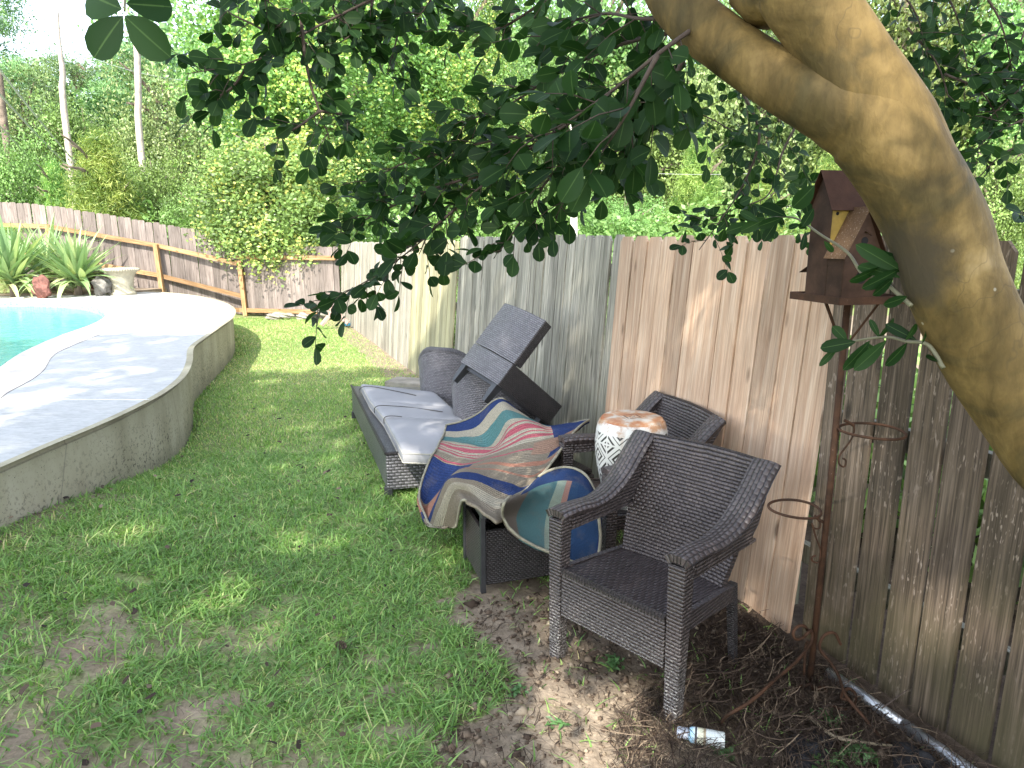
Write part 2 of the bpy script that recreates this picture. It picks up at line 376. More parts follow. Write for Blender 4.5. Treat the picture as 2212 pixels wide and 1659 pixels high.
# ------------------------------------------------------------------ where grass grows
DIRT = [(1010,1240),(1190,1262),(1330,1200),(1700,1250),(2500,1700),(2500,2400),(930,2400),(985,1659),(1075,1480),(1010,1345),(905,1322),(860,1352),(915,1325),(1000,1300)]
dirt_w = np.array([tuple(G(x, y))[:2] for x, y in DIRT])
def in_poly(x, y, poly):
    x = np.asarray(x); y = np.asarray(y); ins = np.zeros(x.shape, bool); n = len(poly); j = n-1
    for i in range(n):
        xi, yi = poly[i]; xj, yj = poly[j]
        c = ((yi > y) != (yj > y)) & (x < (xj-xi)*(y-yi)/(yj-yi+1e-12)+xi); ins ^= c; j = i
    return ins
def vnoise(x, y, sc, seed=0):
    x = x*sc+seed*17.3; y = y*sc-seed*9.1; xi = np.floor(x).astype(int); yi = np.floor(y).astype(int); fx_ = x-xi; fy_ = y-yi
    h = lambda a, b: np.modf(np.abs(np.sin(a*127.1+b*311.7+seed)*43758.5453))[0]
    fx_ = fx_*fx_*(3-2*fx_); fy_ = fy_*fy_*(3-2*fy_)
    return (h(xi, yi)*(1-fx_)+h(xi+1, yi)*fx_)*(1-fy_)+(h(xi, yi+1)*(1-fx_)+h(xi+1, yi+1)*fx_)*fy_
def fbm(x, y, sc, seed=0): return .5*vnoise(x, y, sc, seed)+.3*vnoise(x, y, sc*2.1, seed+3)+.2*vnoise(x, y, sc*4.3, seed+5)
BARE = [(205,1400,105,62),(60,1560,150,75),(330,1610,190,45),(150,1118,150,30),(40,1180,110,34),(450,1500,110,40),(690,1590,120,40),(880,1370,45,22),(20,1360,70,30),(520,1640,150,30),(840,1480,50,25),(360,1530,70,30)]
bare_w = []
for (x, y, rx, ry) in BARE:
    c = G(x, y, .05); bare_w.append((c.x, c.y, (G(x+rx, y, .05)-c).length, abs(G(x, y-ry, .05).y-c.y)))
deck_poly = np.array([(p.x, p.y) for p in deck_s])
def density(x, y):
    x = np.asarray(x, float); y = np.asarray(y, float)
    wx = x+.22*(fbm(x, y, 2.5, 1)-.5)*2; wy = y+.22*(fbm(x, y, 2.5, 2)-.5)*2
    d = np.ones_like(x)
    d = np.where(in_poly(wx, wy, dirt_w), .04, d)
    for bx, by, rx, ry in bare_w:
        q = np.sqrt(((wx-bx)/rx)**2+((wy-by)/ry)**2); d = d*(.36+.64*smooth(.3, 1.5, q))
    near = smooth(4.2, 2.2, y); d = d*(1-near*.6*smooth(.5, .66, fbm(x, y, 3.5, 7)))
    d = np.where(x > fx(y)-.03, 0, d); d = np.where(x > fx(y)-.30-.25*fbm(x, y, 3, 9), d*.35, d)
    d = np.where(in_poly(x, y, deck_poly), 0, d)
    d = np.where(y > 16.3-0.25*np.abs(fbm(x, y, 2, 4)), 0, d)
    return d

# ------------------------------------------------------------------ ground
def axis(segs):
    out = []
    for a, b, st in segs: out += list(np.arange(a, b, st))
    return np.array(out+[segs[-1][1]])
gx = axis([(-260, -40, 20), (-40, -12, 2.), (-12, -4.2, .3), (-4.2, 2.2, .032), (2.2, 6, .5), (6, 40, 3), (40, 260, 20)])
gy = axis([(-30, -2, 2), (-2, 1.2, .4), (1.2, 6, .032), (6, 18, .14), (18, 40, 2), (40, 300, 20)])
XX, YY = np.meshgrid(gx, gy)
ZZ = hgt(XX, YY); nearm = smooth(7.5, 5., YY)*smooth(-6, -4., XX)*smooth(4, 2, XX)
ZZ = ZZ+nearm*(.030*(fbm(XX, YY, 3., 1)-.5)+.022*(fbm(XX, YY, 11., 2)-.5)+.012*(fbm(XX, YY, 28., 3)-.5))
inn = in_poly(XX, YY, deck_poly); ZZ = np.where(inn, -.6, ZZ); ZZ = np.where(YY > 30, ZZ+.0*YY, ZZ)
ZZ = np.where(inn & in_poly(XX, YY, np.array([(p.x, p.y) for p in pool_s])*1.), -2.2, ZZ)
V = np.stack([XX.ravel(), YY.ravel(), ZZ.ravel()], 1); nx_ = len(gx); ny_ = len(gy)
ii = (np.arange(ny_-1)[:, None]*nx_+np.arange(nx_-1)[None]).ravel()
Fq = np.stack([ii, ii+1, ii+nx_+1, ii+nx_], 1)
k = NT('garden soil'); o = k.coord('Object')
n1 = k.noise(o, 1.6, 6, .6); n2 = k.noise(o, 45, 5, .7); n3 = k.noise(o, 9, 5, .65)
soil = k.ramp(n3, [(.3, (.075,.052,.036)), (.52, (.17,.125,.088)), (.72, (.32,.255,.185))])
dk = k.new('Attribute', attribute_name='damp').outputs['Fac']
soil = k.mix(dk, k.mix(.5, soil, (.33,.265,.19)), k.mix(.72, soil, (.030,.021,.016)))
soil = k.mix(.6, soil, k.ramp(n2, [(.3, .25), (.7, .78)]), 'OVERLAY')
thatch = k.ramp(n2, [(.3, (.09,.11,.04)), (.55, (.22,.26,.10)), (.8, (.38,.38,.20))])
gr = k.new('Attribute', attribute_name='grass').outputs['Fac']
col = k.mix(k.ramp(k.math('ADD', gr, k.math('MULTIPLY', k.math('SUBTRACT', n3, .5), .5)), [(.25, 0.), (.75, 1.)]), soil, thatch)
k.bump(k.mix(.5, n2, n3), .8, .02); M['soil'] = k.done(col, .95, .15)
ground = npmesh('ground', V, Fq, M['soil'], smooth=True); tag(ground, kind='structure')
gd = density(XX.ravel(), YY.ravel()); gd = np.where(YY.ravel() > 16.3, .8, gd)
at = ground.data.attributes.new('grass', 'FLOAT', 'POINT'); at.data.foreach_set('value', gd.astype(np.float32))
fxx = XX.ravel(); fyy = YY.ravel(); cdm = G(1700, 1500)
damp = smooth(1.15, .45, (fx(fyy)-fxx)+.5*(fbm(fxx, fyy, 2.2, 12)-.5))*smooth(4.8, 3.8, fyy)
at = ground.data.attributes.new('damp', 'FLOAT', 'POINT'); at.data.foreach_set('value', damp.astype(np.float32))

# ------------------------------------------------------------------ grass blades
def scatter(x0, x1, y0, y1, per):
    n = int((x1-x0)*(y1-y0)*per); x = RNG.uniform(x0, x1, n); y = RNG.uniform(y0, y1, n)
    vis = np.abs(x) < .80*y+.5
    x, y = x[vis], y[vis]; k_ = RNG.uniform(0, 1, len(x)) < density(x, y); return x[k_], y[k_]
def blades(x, y, hh, ww, lean, nseg=3, sun_tint=0., zfun=None):
    n = len(x); a = RNG.uniform(0, 2*math.pi, n); b = a+RNG.normal(0, .5, n)
    hh = hh*RNG.uniform(.45, 1.25, n); ww = ww*RNG.uniform(.6, 1.2, n); ln = lean*RNG.uniform(.2, 1.6, n)
    z = (hgt(x, y) if zfun is None else zfun(x, y))-.006
    rows = []
    for q in range(nseg+1):
        t = q/nseg; out = hh*ln*t*t; up = hh*(t-.45*np.minimum(ln, 1.5)*t*t*.6); w = ww*(1-t**2.2)*.5 if q < nseg else ww*0
        cx_ = x+np.cos(a)*out; cy_ = y+np.sin(a)*out; cz_ = z+up
        px_, py_ = -np.sin(b)*w, np.cos(b)*w
        rows.append((cx_-px_, cy_-py_, cz_)); rows.append((cx_+px_, cy_+py_, cz_))
    V = np.stack([np.stack(r, 1) for r in rows], 1)          # n, 2(nseg+1), 3
    m = 2*(nseg+1); base = (np.arange(n)*m)[:, None]; fs = []
    for q in range(nseg): fs.append(base+np.array([[2*q, 2*q+1, 2*q+3, 2*q+2]]))
    F = np.stack(fs, 1).reshape(-1, 4)
    r = np.clip(.48+sun_tint+.26*RNG.normal(0, 1, n)+.5*(fbm(x, y, .9, 8)-.5), 0, 1); return V.reshape(-1, 3), F, np.repeat(r, nseg)
parts = []
def addg(x, y, *a): parts.append(blades(x, y, *a))
x, y = scatter(-4, 2, 1.7, 3.6, 6500); c = fbm(x, y, 7, 5); k_ = c > .22; x, y = x[k_], y[k_]; addg(x, y, .050, .0085, 1.25)
x, y = scatter(-5, 2, 3.6, 5.6, 5200); addg(x, y, .046, .0085, 1.15)
x, y = scatter(-6, 1, 5.6, 8.5, 3300); addg(x, y, .042, .009, .7, 2, .08)
x, y = scatter(-7, 0, 8.5, 16.6, 2000); addg(x, y, .034, .013, .8, 2, .22)  # far blades coloured paler and yellower, painting in the sunlight on the lawn
x, y = scatter(-3, .3, 1.7, 4.6, 500); addg(x, y, .085, .0090, 1.3)
Vs = []; Fs = []; Rs = []; off = 0
for v, f, r in parts: Vs.append(v); Fs.append(f+off); Rs.append(r); off += len(v)
M['grass'] = leaf_mat('lawn grass', [(0., (0.100,0.194,0.047)), (.4, (0.199,0.356,0.093)), (.75, (0.332,0.491,0.147)), (.92, (0.498,0.564,0.228)), (1., (0.677,0.594,0.321))], .38, tcol=1.4, ro=.4)
g_o = npmesh('grass', np.concatenate(Vs), np.concatenate(Fs), M['grass'], rnd=np.concatenate(Rs)); tag(g_o, 'short green lawn grass with thin bare patches between pool deck and side fence', 'grass', kind='stuff')

# ------------------------------------------------------------------ pool, deck and its wall
def fill_plate(name, loops, z, mat, kind=True):
    bm = bmesh.new(); es = []
    for lp in loops:
        vs = [bm.verts.new((p.x, p.y, z)) for p in lp]
        es += [bm.edges.new((vs[i], vs[(i+1) % len(vs)])) for i in range(len(vs))]
    bmesh.ops.triangle_fill(bm, use_beauty=True, use_dissolve=False, edges=es)
    bmesh.ops.recalc_face_normals(bm, faces=bm.faces[:])
    if sum(f.normal.z for f in bm.faces) < 0: bmesh.ops.reverse_faces(bm, faces=bm.faces[:])
    me = bpy.data.meshes.new(name); bm.to_mesh(me); bm.free(); box_uv(me); me.materials.append(mat)
    o_ = bpy.data.objects.new(name, me); COL.objects.link(o_)
    if kind: tag(o_, kind='structure')
    return o_
k = NT('deck coating'); o = k.coord('Object'); st = k.noise(k.coord('Object', (14, 42, 1)), 1., 5, .7)
c = k.ramp(st, [(.3, (.33,.325,.31)), (.55, (.45,.445,.43)), (.8, (.55,.54,.52))]); c = k.mix(.25, c, k.ramp(k.noise(o, .7, 5), [(.3, .3), (.7, .7)]), 'OVERLAY')
k.bump(st, .35, .004); M['deck'] = k.done(c, .8, .3)
k = NT('pool coping'); o = k.coord('Object'); n = k.noise(o, 3.2, 6, .65)
c = k.ramp(n, [(.3, (.50,.44,.39)), (.55, (.62,.56,.51)), (.75, (.68,.62,.58))]); k.bump(k.noise(o, 16, 5), .5, .008); M['coping'] = k.done(c, .8, .3)
k = NT('stained concrete wall'); o = k.coord('Object'); n = k.noise(k.coord('Object', (3, 3, 1.2)), 1., 6, .6)
c = k.ramp(n, [(.3, (.27,.24,.16)), (.55, (.37,.335,.235)), (.75, (.43,.39,.29))])
z = k.new('SeparateXYZ'); k.L(o, z.inputs[0]); pit = k.ramp(k.noise(o, 34, 4, .75), [(.54, 0.), (.60, 1.)]); cl = k.ramp(k.noise(o, 1.7, 3, .6), [(.36, .15), (.56, 1.)])
low = k.ramp(z.outputs['Z'], [(.05, 1.), (.5, .12)])
pf = k.math('MULTIPLY', k.math('MULTIPLY', pit, cl), low); c = k.mix(pf, c, (.035,.03,.026))
pit2 = k.ramp(k.noise(o, 75, 2, .6), [(.68, 0.), (.71, .9)]); c = k.mix(pit2, c, (.05,.042,.035))
crk = k.new('TexVoronoi', feature='DISTANCE_TO_EDGE', Scale=.75); k.L(k.coord('Object', (1, 1, .25), (3.3, 1.2, 0)), crk.inputs['Vector'])
c = k.mix(k.ramp(crk.outputs['Distance'], [(.0010, .5), (.0035, 0.)]), c, (.12,.10,.08))
grm = k.ramp(k.math('ADD', z.outputs['Z'], k.math('MULTIPLY', k.noise(o, 5, 4), .35)), [(.10, .7), (.36, 0.)]); c = k.mix(grm, c, (.16,.155,.10))
k.bump(k.mix(.5, k.math('SUBTRACT', 1., pf), n), .5, .012); M['wall'] = k.done(c, .85, .25)
# coping ring follows the pool, the coating lies outside it
def offset(lp, d):
    n = len(lp); out = []
    for i in range(n):
        t = (lp[(i+1) % n]-lp[(i-1) % n]).normalized(); out.append(lp[i]+Vector((t.y, -t.x, 0))*d)
    return out
# signed area decides the outward side
ar = sum(pool_s[i].x*pool_s[(i+1) % len(pool_s)].y-pool_s[(i+1) % len(pool_s)].x*pool_s[i].y for i in range(len(pool_s)))
sg = 1 if ar > 0 else -1
cop_px = [(0,861),(21,846),(69,820),(94,800),(103,786),(113,771),(134,757),(200,729),(258,707),(291,691),(301,677),(292,664),(243,653),(160,646),(60,643),(0,643)]
cop = [Vector((-10.2, 5.4, DZ)), Vector((-6.4, 5.1, DZ))]+smooth_line([G(x, y, DZ) for x, y in cop_px])+[Vector((-12.9, 12.6, DZ)), Vector((-14.6, 10, DZ)), Vector((-13.4, 6.4, DZ))]
fill_plate('pool_deck', [deck_s, cop], DZ, M['deck'])
co_o = fill_plate('pool_coping', [cop, pool_s], DZ+.004, M['coping'])
mb = MB(); n = len(cop)
mb.tube([p+Vector((0, 0, .0)) for p in cop+[cop[0]]], 0.003, 5, cap=False); jt = mb.build('coping_joint', plain('dark joint', (.20,.16,.12), .9), co_o)
mb = MB()
a, b = G(0, 862, DZ), G(322, 864, DZ); mb.beam(a+Vector((-.5, 0, .002)), b+Vector((0, 0, .002)), .012, .008)
a, b = G(0, 857, DZ), G(130, 740, DZ); jn = mb.build('deck_joint', plain('pale joint', (.60,.59,.56), .8)); tag(jn, kind='structure')
# retaining wall with a rounded lip
rw = [p for p in deck_s[0:-3]]
outn = -1 if sum(rw[i].x*rw[(i+1) % len(rw)].y-rw[(i+1) % len(rw)].x*rw[i].y for i in range(len(rw))) > 0 else 1
rows = []
prof = [(0.012, -.35), (0.006, 0.), (0., .3), (0., DZ-.05), (.016, DZ-.045), (.022, DZ-.03), (.022, DZ-.012), (.010, DZ+.003), (-.05, DZ+.0045)]
for i, p in enumerate(rw):
    t = (rw[min(i+1, len(rw)-1)]-rw[max(i-1, 0)]).normalized(); nn = Vector((t.y, -t.x, 0))*-outn*-1
    rows.append([(p.x+nn.x*q, p.y+nn.y*q, zz) for q, zz in prof])
mb = MB(); vs = [v for r_ in rows for v in r_]; m = len(prof)
mb.add(vs, [(i*m+j, i*m+j+1, (i+1)*m+j+1, (i+1)*m+j) for i in range(len(rows)-1) for j in range(m-1)])
w_o = mb.build('retaining_wall', M['wall'], smooth=False); tag(w_o, 'curved stained concrete wall with pitted face under the pool deck edge', 'wall')
# basin, tiles and water
def ringwall(name, lp, z0, z1, mat, parent=None, off=0.):
    mb = MB(); q = offset(lp, off) if off else lp; n = len(q); vs = [(p.x, p.y, z0) for p in q]+[(p.x, p.y, z1) for p in q]; L = [0]
    for i in range(n): L.append(L[-1]+(q[(i+1) % n]-q[i]).length)
    for i in range(n):
        j = (i+1) % n; mb.add([vs[i], vs[j], vs[n+j], vs[n+i]], [(0, 1, 2, 3)], [(L[i], z0), (L[i+1], z0), (L[i+1], z1), (L[i], z1)])
    return mb.build(name, mat, parent)
k = NT('waterline tile'); br = k.new('TexBrick', offset=0.); br.inputs['Scale'].default_value = 1; br.inputs['Brick Width'].default_value = .05; br.inputs['Row Height'].default_value = .05
br.inputs['Color1'].default_value = (.16,.27,.25,1); br.inputs['Color2'].default_value = (.30,.42,.38,1); br.inputs['Mortar'].default_value = (.35,.38,.34,1); br.inputs['Mortar Size'].default_value = .003
k.L(k.coord('UV'), br.inputs['Vector']); M['tile'] = k.done(br.outputs[0], .2, .6)
tile = ringwall('waterline_tile', pool_s, .33, DZ+.004, M['tile']); tag(tile, kind='structure')
basin = plain('pool plaster', (.50,.74,.74), .7, .1, 2)
bw = ringwall('pool_basin', pool_s, -1.3, .33, basin); tag(bw, kind='structure')
fl = fill_plate('pool_floor', [pool_s], -.9, basin)
k = NT('pool water'); o = k.coord('Object', (1, 1.4, 1)); wv = k.noise(o, 5.5, 3, .55, .6); k.bump(wv, .35, .03)
vo = k.new('TexVoronoi', feature='SMOOTH_F1', Scale=2.6); k.L(k.coord('Object'), vo.inputs['Vector'])
k.done((.14, .44, .40), .04, .5); t = k.new('BsdfTransparent'); t.inputs[0].default_value = (.35, .85, .85, 1)
m = k.new('MixShader'); m.inputs[0].default_value = .28; k.L(k.b.outputs[0], m.inputs[1]); k.L(t.outputs[0], m.inputs[2]); k.L(m.outputs[0], k.out.inputs[0]); M['water'] = k.m
wt = fill_plate('water', [pool_s], .475, M['water'])

# ------------------------------------------------------------------ fences
def board(mb, base, along, nrm, w, h, lean, top, z0, th=.018, skew=0.):
    # base: point of the board's left bottom, along: unit vector, top: 'dog' | 'flat'
    up = (Vector((0, 0, 1))+nrm*lean+along*skew)
    prof = [(0, 0), (w, 0), (w, h-.035), (w-.028, h), (.028, h), (0, h-.035)] if top == 'dog' else [(0, 0), (w, 0), (w, h), (0, h)]
    if top == 'round': prof = [(0, 0), (w, 0), (w, h-.03), (w-.012, h-.012), (w-.035, h), (.035, h), (.012, h-.012), (0, h-.03)]
    n = len(prof); vs = []; uv = []
    for s_ in (0, 1):
        for u_, v_ in prof: vs.append(base+along*u_+up*v_+nrm*(th*s_)); uv.append((u_, v_))
    mb.add(vs, [tuple(range(n))[::-1], tuple(range(n, 2*n))]+[(i, (i+1) % n, n+(i+1) % n, n+i) for i in range(n)], uv, random.random())
def run(mb, s0, s1, w, gap, h, lean, top, lj=.006, hj=.008, gapj=.004, off=0.):
    s_ = s0
    while s_ < s1-.03:
        ww = min(w*random.uniform(.985, 1.01), s1-s_); p = FO+FD*s_+FN*(off+random.uniform(0, .006))
        g0 = gz(p.x, p.y)-.03
        board(mb, Vector((p.x, p.y, g0)), FD, FN, ww-gap-random.uniform(0, gapj), h-g0+random.uniform(-hj, hj), lean+random.uniform(-lj, lj), top, g0, .017, random.uniform(-.006, .006))
        s_ += ww
sf = empty('side_fence', (FO.x, FO.y, 0), 0, 'long wooden privacy fence of upright boards running along the right side behind the furniture', 'fence')
def sub(mb, name, mat, label):
    mb.V = [(v[0]-FO.x, v[1]-FO.y, v[2]) for v in mb.V]; o_ = mb.build(name, mat, sf); o_['label'] = label; return o_
mb = MB(); run(mb, -3.4, -.02, .150, .007, 1.76, .008, 'dog', .009, .012, .020, off=.05); sub(mb, 'board_panel', M['f_near'], 'dark weathered boards with light showing through the gaps')
mb = MB(); run(mb, 0, 1.80, .149, .006, 1.775, .077, 'dog', .003, .004, .003); sub(mb, 'board_panel', M['f_new'], 'new pale cedar boards')
mb = MB(); run(mb, 1.81, 5.26, .135, .005, 1.79, .075, 'dog', .004, .012, .002, off=.03); sub(mb, 'board_panel', M['f_mid'], 'grey weathered boards behind the tilted chair')
mb = MB(); run(mb, 5.27, 7.26, .14, .002, 1.75, .08, 'dog', .004, .01, .001); sub(mb, 'board_panel', M['f_yel'], 'yellowish boards')
mb = MB(); run(mb, 7.27, 13.75, .14, .003, 1.72, .07, 'dog', .005, .012, .002); sub(mb, 'board_panel', M['f_far'], 'pale sunlit boards at the far end')
# rails and posts on the far side
mb = MB()
for z_, (a, b, ln) in [(zz, sg_) for zz in (.35, 1.0, 1.55) for sg_ in ((-3.4, 0, .008), (0, 13.7, .077))]:
    p = FO+FD*a+FN*(.075+ln*z_+(.05 if b == 0 else .03)); q = FO+FD*b+FN*(.075+ln*z_+(.05 if b == 0 else .03))
    mb.beam(Vector((p.x, p.y, z_)), Vector((q.x, q.y, z_)), .038, .088)
sub(mb, 'rail', M['f_mid'], 'horizontal rails on the far side')
for s_ in np.arange(-2.2, 13.7, 2.44):
    p = FO+FD*s_+FN*.22; mb = MB(); mb.box((p.x, p.y, .75), (.09, .09, 1.6)); sub(mb, 'post', M['f_mid'], 'square post on the far side')

# back fence: A across behind the pool, B to the corner
bfz = lambda x: float(np.interp(x, [-20, -13.2, -11.4, -9.9, -8.75, -7.6, -6.95, -6.6], [2.72, 2.68, 2.62, 2.40, 2.2, 2.02, 1.88, 1.70]))
P0 = Vector((-6.62, 16.62, 0)); yA = 16.85
bf = empty('back_fence', (P0.x, P0.y, 0), 0, 'brown board fence with orange rails and posts behind the pool and lawn', 'fence')
def subb(mb, name, mat):
    mb.V = [(v[0]-P0.x, v[1]-P0.y, v[2]) for v in mb.V]; return mb.build(name, mat, bf)
mb = MB(); xx = -17.
while xx < -6.62:
    b0 = gz(xx, 16.7)-.05; board(mb, Vector((xx, yA, b0)), Vector((1, 0, 0)), Vector((0, 1, 0)), .165, bfz(xx+.08)-b0+random.uniform(-.012, .012), random.uniform(-.004, .004), 'round', 0, .018, random.uniform(-.02, .004)); xx += .168
subb(mb, 'board_panel', M['f_back'])
CB = Vector((-3.9, 15.42, 0)); dB = (CB-P0).normalized(); nB = Vector((-dB.y, dB.x, 0)); LB = (CB-P0).length; mb = MB(); s_ = .06
while s_ < LB-.02:
    p = P0+dB*s_+nB*.05; board(mb, Vector((p.x, p.y, .0)), dB, nB, .137, 1.62+random.uniform(-.01, .01), random.uniform(-.004, .004), 'round', 0, .018, random.uniform(-.01, .0)); s_ += .14
subb(mb, 'board_panel', M['f_back'])
def wpt(px, py, y): return P(px, py, y)
pp = [wpt(-120, 482, 16.75), wpt(103, 489, 16.75), wpt(337, 530, 16.75), wpt(520, 571, 16.6)]
lp = [wpt(-120, 545, 16.75), wpt(103, 552, 16.75), wpt(340, 594, 16.75), wpt(524, 640, 16.6)]
for L in (pp, lp):
    for a, b in zip(L, L[1:]):
        mb = MB(); mb.plank(a, b, .04, .10, r=random.random()); subb(mb, 'rail', M['rail'])
for a, b, l, r_ in ((pp[-1], None, 1.37, 1.37), (lp[-1], None, .10, .17)):
    q = CB-nB*.03; mb = MB(); s0 = P0+Vector((.03, -.02, l)); mb.plank(s0, Vector((q.x, q.y, r_)), .04, .095, r=.4); subb(mb, 'rail', M['rail'])
mb = MB(); mb.plank(wpt(402, 664, 16.7), wpt(524, 670, 16.65), .04, .10); subb(mb, 'rail', M['rail'])
for (xa, ya_, xb, yb, yy) in ((104, 486, 112, 600, 16.68), (336, 528, 352, 640, 16.68), (517, 563, 531, 682, 16.52), (-110, 476, -106, 640, 16.68)):
    mb = MB(); a = wpt(xa, ya_, yy); b = wpt(xb, yb, yy); mb.plank(b, a, .095, .095, (0, 1, 0), r=random.random()); subb(mb, 'post', M['rail'])
# ------------------------------------------------------------------ wicker armchairs
ARM = [(-.005, .645), (.06, .648), (.14, .644), (.22, .638), (.30, .648), (.37, .672), (.44, .715), (.51, .775), (.565, .828), (.615, .868)]
def armchair(label, loc, rz, mats, group='matching wicker armchairs'):
    t = empty('wicker_armchair', loc, rz, label, 'armchair', group)
    wk, st = mats[:2]
    # seat: a slightly sagging woven sheet
    mb = MB(); g = []; uv = []
    for i in range(9):
        b = -.005+.455*i/8; row = []; ur = []
        for j in range(9):
            a = -.25+.5*j/8; sag = -.012*math.sin(math.pi*i/8)*math.sin(math.pi*j/8)
            row.append((a, b, .425-.045*i/8+sag)); ur.append((b, a))
        g.append(row); uv.append(ur)
    mb.sheet([r[::-1] for r in g], .022, [r[::-1] for r in uv]); mb.build('seat', st, t, smooth=False)
    mb = MB(); mb.tube([(-.25, -.002, .422), (.25, -.002, .422)], .011, 8); mb.build('seat_edge', wk, t)
    # aprons
    mb = MB(); mb.box((0, .006, .318), (.50, .022, .20)); mb.build('front_apron', mats[0], t, bevel=.004)
    for s_ in (-1, 1):
        mb = MB(); mb.hexa([(s_*.275-.012, .05, .345), (s_*.275+.012, .05, .345), (s_*.262+.012, .47, .315), (s_*.262-.012, .47, .315)],
                           [(s_*.275-.012, .05, .42), (s_*.275+.012, .05, .42), (s_*.262+.012, .47, .385), (s_*.262-.012, .47, .385)]); mb.build('side_apron', wk, t)
        # front leg rises to the arm
        mb = MB(); x = s_*.288
        mb.hexa([(x-.027, -.004, 0), (x+.027, -.004, 0), (x+.027, .044, 0), (x-.027, .044, 0)], [(x-.036, -.008, .634), (x+.036, -.008, .634), (x+.036, .058, .634), (x-.036, .058, .634)])
        mb.build('leg', mats[2], t, bevel=.006)
        mb = MB(); x = s_*.258
        mb.hexa([(x-.015, .505, 0), (x+.015, .505, 0), (x+.015, .535, 0), (x-.015, .535, 0)], [(x-.017, .44, .39), (x+.017, .44, .39), (x+.017, .48, .39), (x-.017, .48, .39)])
        mb.build('leg', M['wick_dark'], t, bevel=.004)
        # arm: strip following the side profile, widening outward at the back
        pts, _ = catmull([Vector((0, b, z)) for b, z in ARM], [0]*len(ARM), 4); n = len(pts); g = []; uv = []; L = 0
        for i, p in enumerate(pts):
            if i: L += (p-pts[i-1]).length
            q = i/(n-1); fl = .014*smooth(.35, .8, q); row = []; ur = []
            for j in range(7):
                f = j/6; a = .252+.075*f+fl*f+.0; e = -.012*(abs(2*f-1)**4); back = -.022*smooth(.35, .9, q)*(1-f)
                tn = (pts[min(i+1, n-1)]-pts[max(i-1, 0)]).normalized(); nm = Vector((0, -tn.z, tn.y))
                v = Vector((s_*a, p.y, p.z))+nm*(e); v.y -= back*0; row.append(v); ur.append((L, f*.085))
            g.append(row); uv.append(ur)
        if s_ > 0: g = [r[::-1] for r in g]; uv = [r[::-1] for r in uv]
        mb = MB(); mb.sheet([r[::-1] for r in g], .030, [r[::-1] for r in uv]); mb.build('arm', wk, t, smooth=False)
        # inner skirt between arm and backrest
        mb = MB(); low = lambda b: .590 if b < .48 else .590+(b-.48)*2.05
        for xx in (.250, .316):
            top = [(b, z-.012) for b, z in ARM if b > .03]; k_ = len(top)
            poly = top+[(b, min(low(b), z-.013)) for b, z in reversed(top)]
            vs = [(s_*xx, b, z) for b, z in poly]+[(s_*(xx+.012), b, z) for b, z in poly]; N = len(poly)
            for i in range(k_-1):
                q = [i, i+1, N-2-i, N-1-i]
                mb.add([vs[v] for v in q]+[vs[N+v] for v in q], [(0, 1, 2, 3), (7, 6, 5, 4), (0, 4, 5, 1), (1, 5, 6, 2), (2, 6, 7, 3), (3, 7, 4, 0)])
        for b0, b1 in ((.04, .50),): mb.box((s_*.289, (b0+b1)/2, .588), (.076, b1-b0, .012))
        mb.build('arm_skirt', wk, t)
    # backrest sheet, concave, flaring into the arms
    g = []; uv = []; H_ = 16; W_ = 18
    for i in range(H_+1):
        s_ = i/H_; z = .30+.568*s_; hw = .245+.028*smooth(.0, .45, s_)+.045*smooth(.4, 1., s_); row = []; ur = []
        for j in range(W_+1):
            f = -1+2*j/W_; b = .425+.19*s_-.035*s_*(1-s_)-.03*abs(f)**3*(1-s_)+.018*(1-f*f)*smooth(.3, 1, s_)
            row.append((f*hw, b, z+(.0 if s_ < 1 else .010*(1-f*f)))); ur.append((f*.30, z*1.03))
        g.append(row); uv.append(ur)
    mb = MB(); mb.sheet(g, .026, uv); mb.build('backrest', wk, t)
    mb = MB(); mb.tube([(-.333, .612, .866), (-.17, .628, .874), (0, .634, .877), (.17, .628, .874), (.333, .612, .866)], .0125, 8, 4); mb.build('top_roll', wk, t)
    mb = MB(); mb.box((0, .455, .35), (.50, .03, .07)); mb.build('rear_rail', M['wick_dark'], t)
    return t
def uvec(a): return Vector((math.cos(a), math.sin(a), 0))
aA = math.atan2(-.72, .69)
oA = Vector((.171, 2.642, 0))+uvec(aA)*.303
ch1 = armchair('brown wicker armchair standing nearest the camera on bare dirt, its front leg scuffed white', (oA.x, oA.y, gz(oA.x, oA.y)), aA, (M['wick'], M['wick_seat'], M['wick_worn']))
for o_ in ch1.children:
    if o_.name.startswith('front_apron'): o_.data.materials[0] = M['wick_worn']
aB = math.atan2(-.95, .30)
def dup(src, loc, rz, label):
    r_ = src.copy(); COL.objects.link(r_); r_.location = loc; r_.rotation_euler = (0, 0, rz); r_['label'] = label
    for ch in list(src.children):
        c_ = ch.copy(); COL.objects.link(c_); c_.parent = r_
    return r_
oB = Vector((.655, 3.52, 0))   # seat centre
fB = oB-uvec(aB+math.pi/2)*.30
ch2 = dup(ch1, (fB.x, fB.y, 0), aB, 'brown wicker armchair against the new cedar boards, with the white stool standing on its seat')

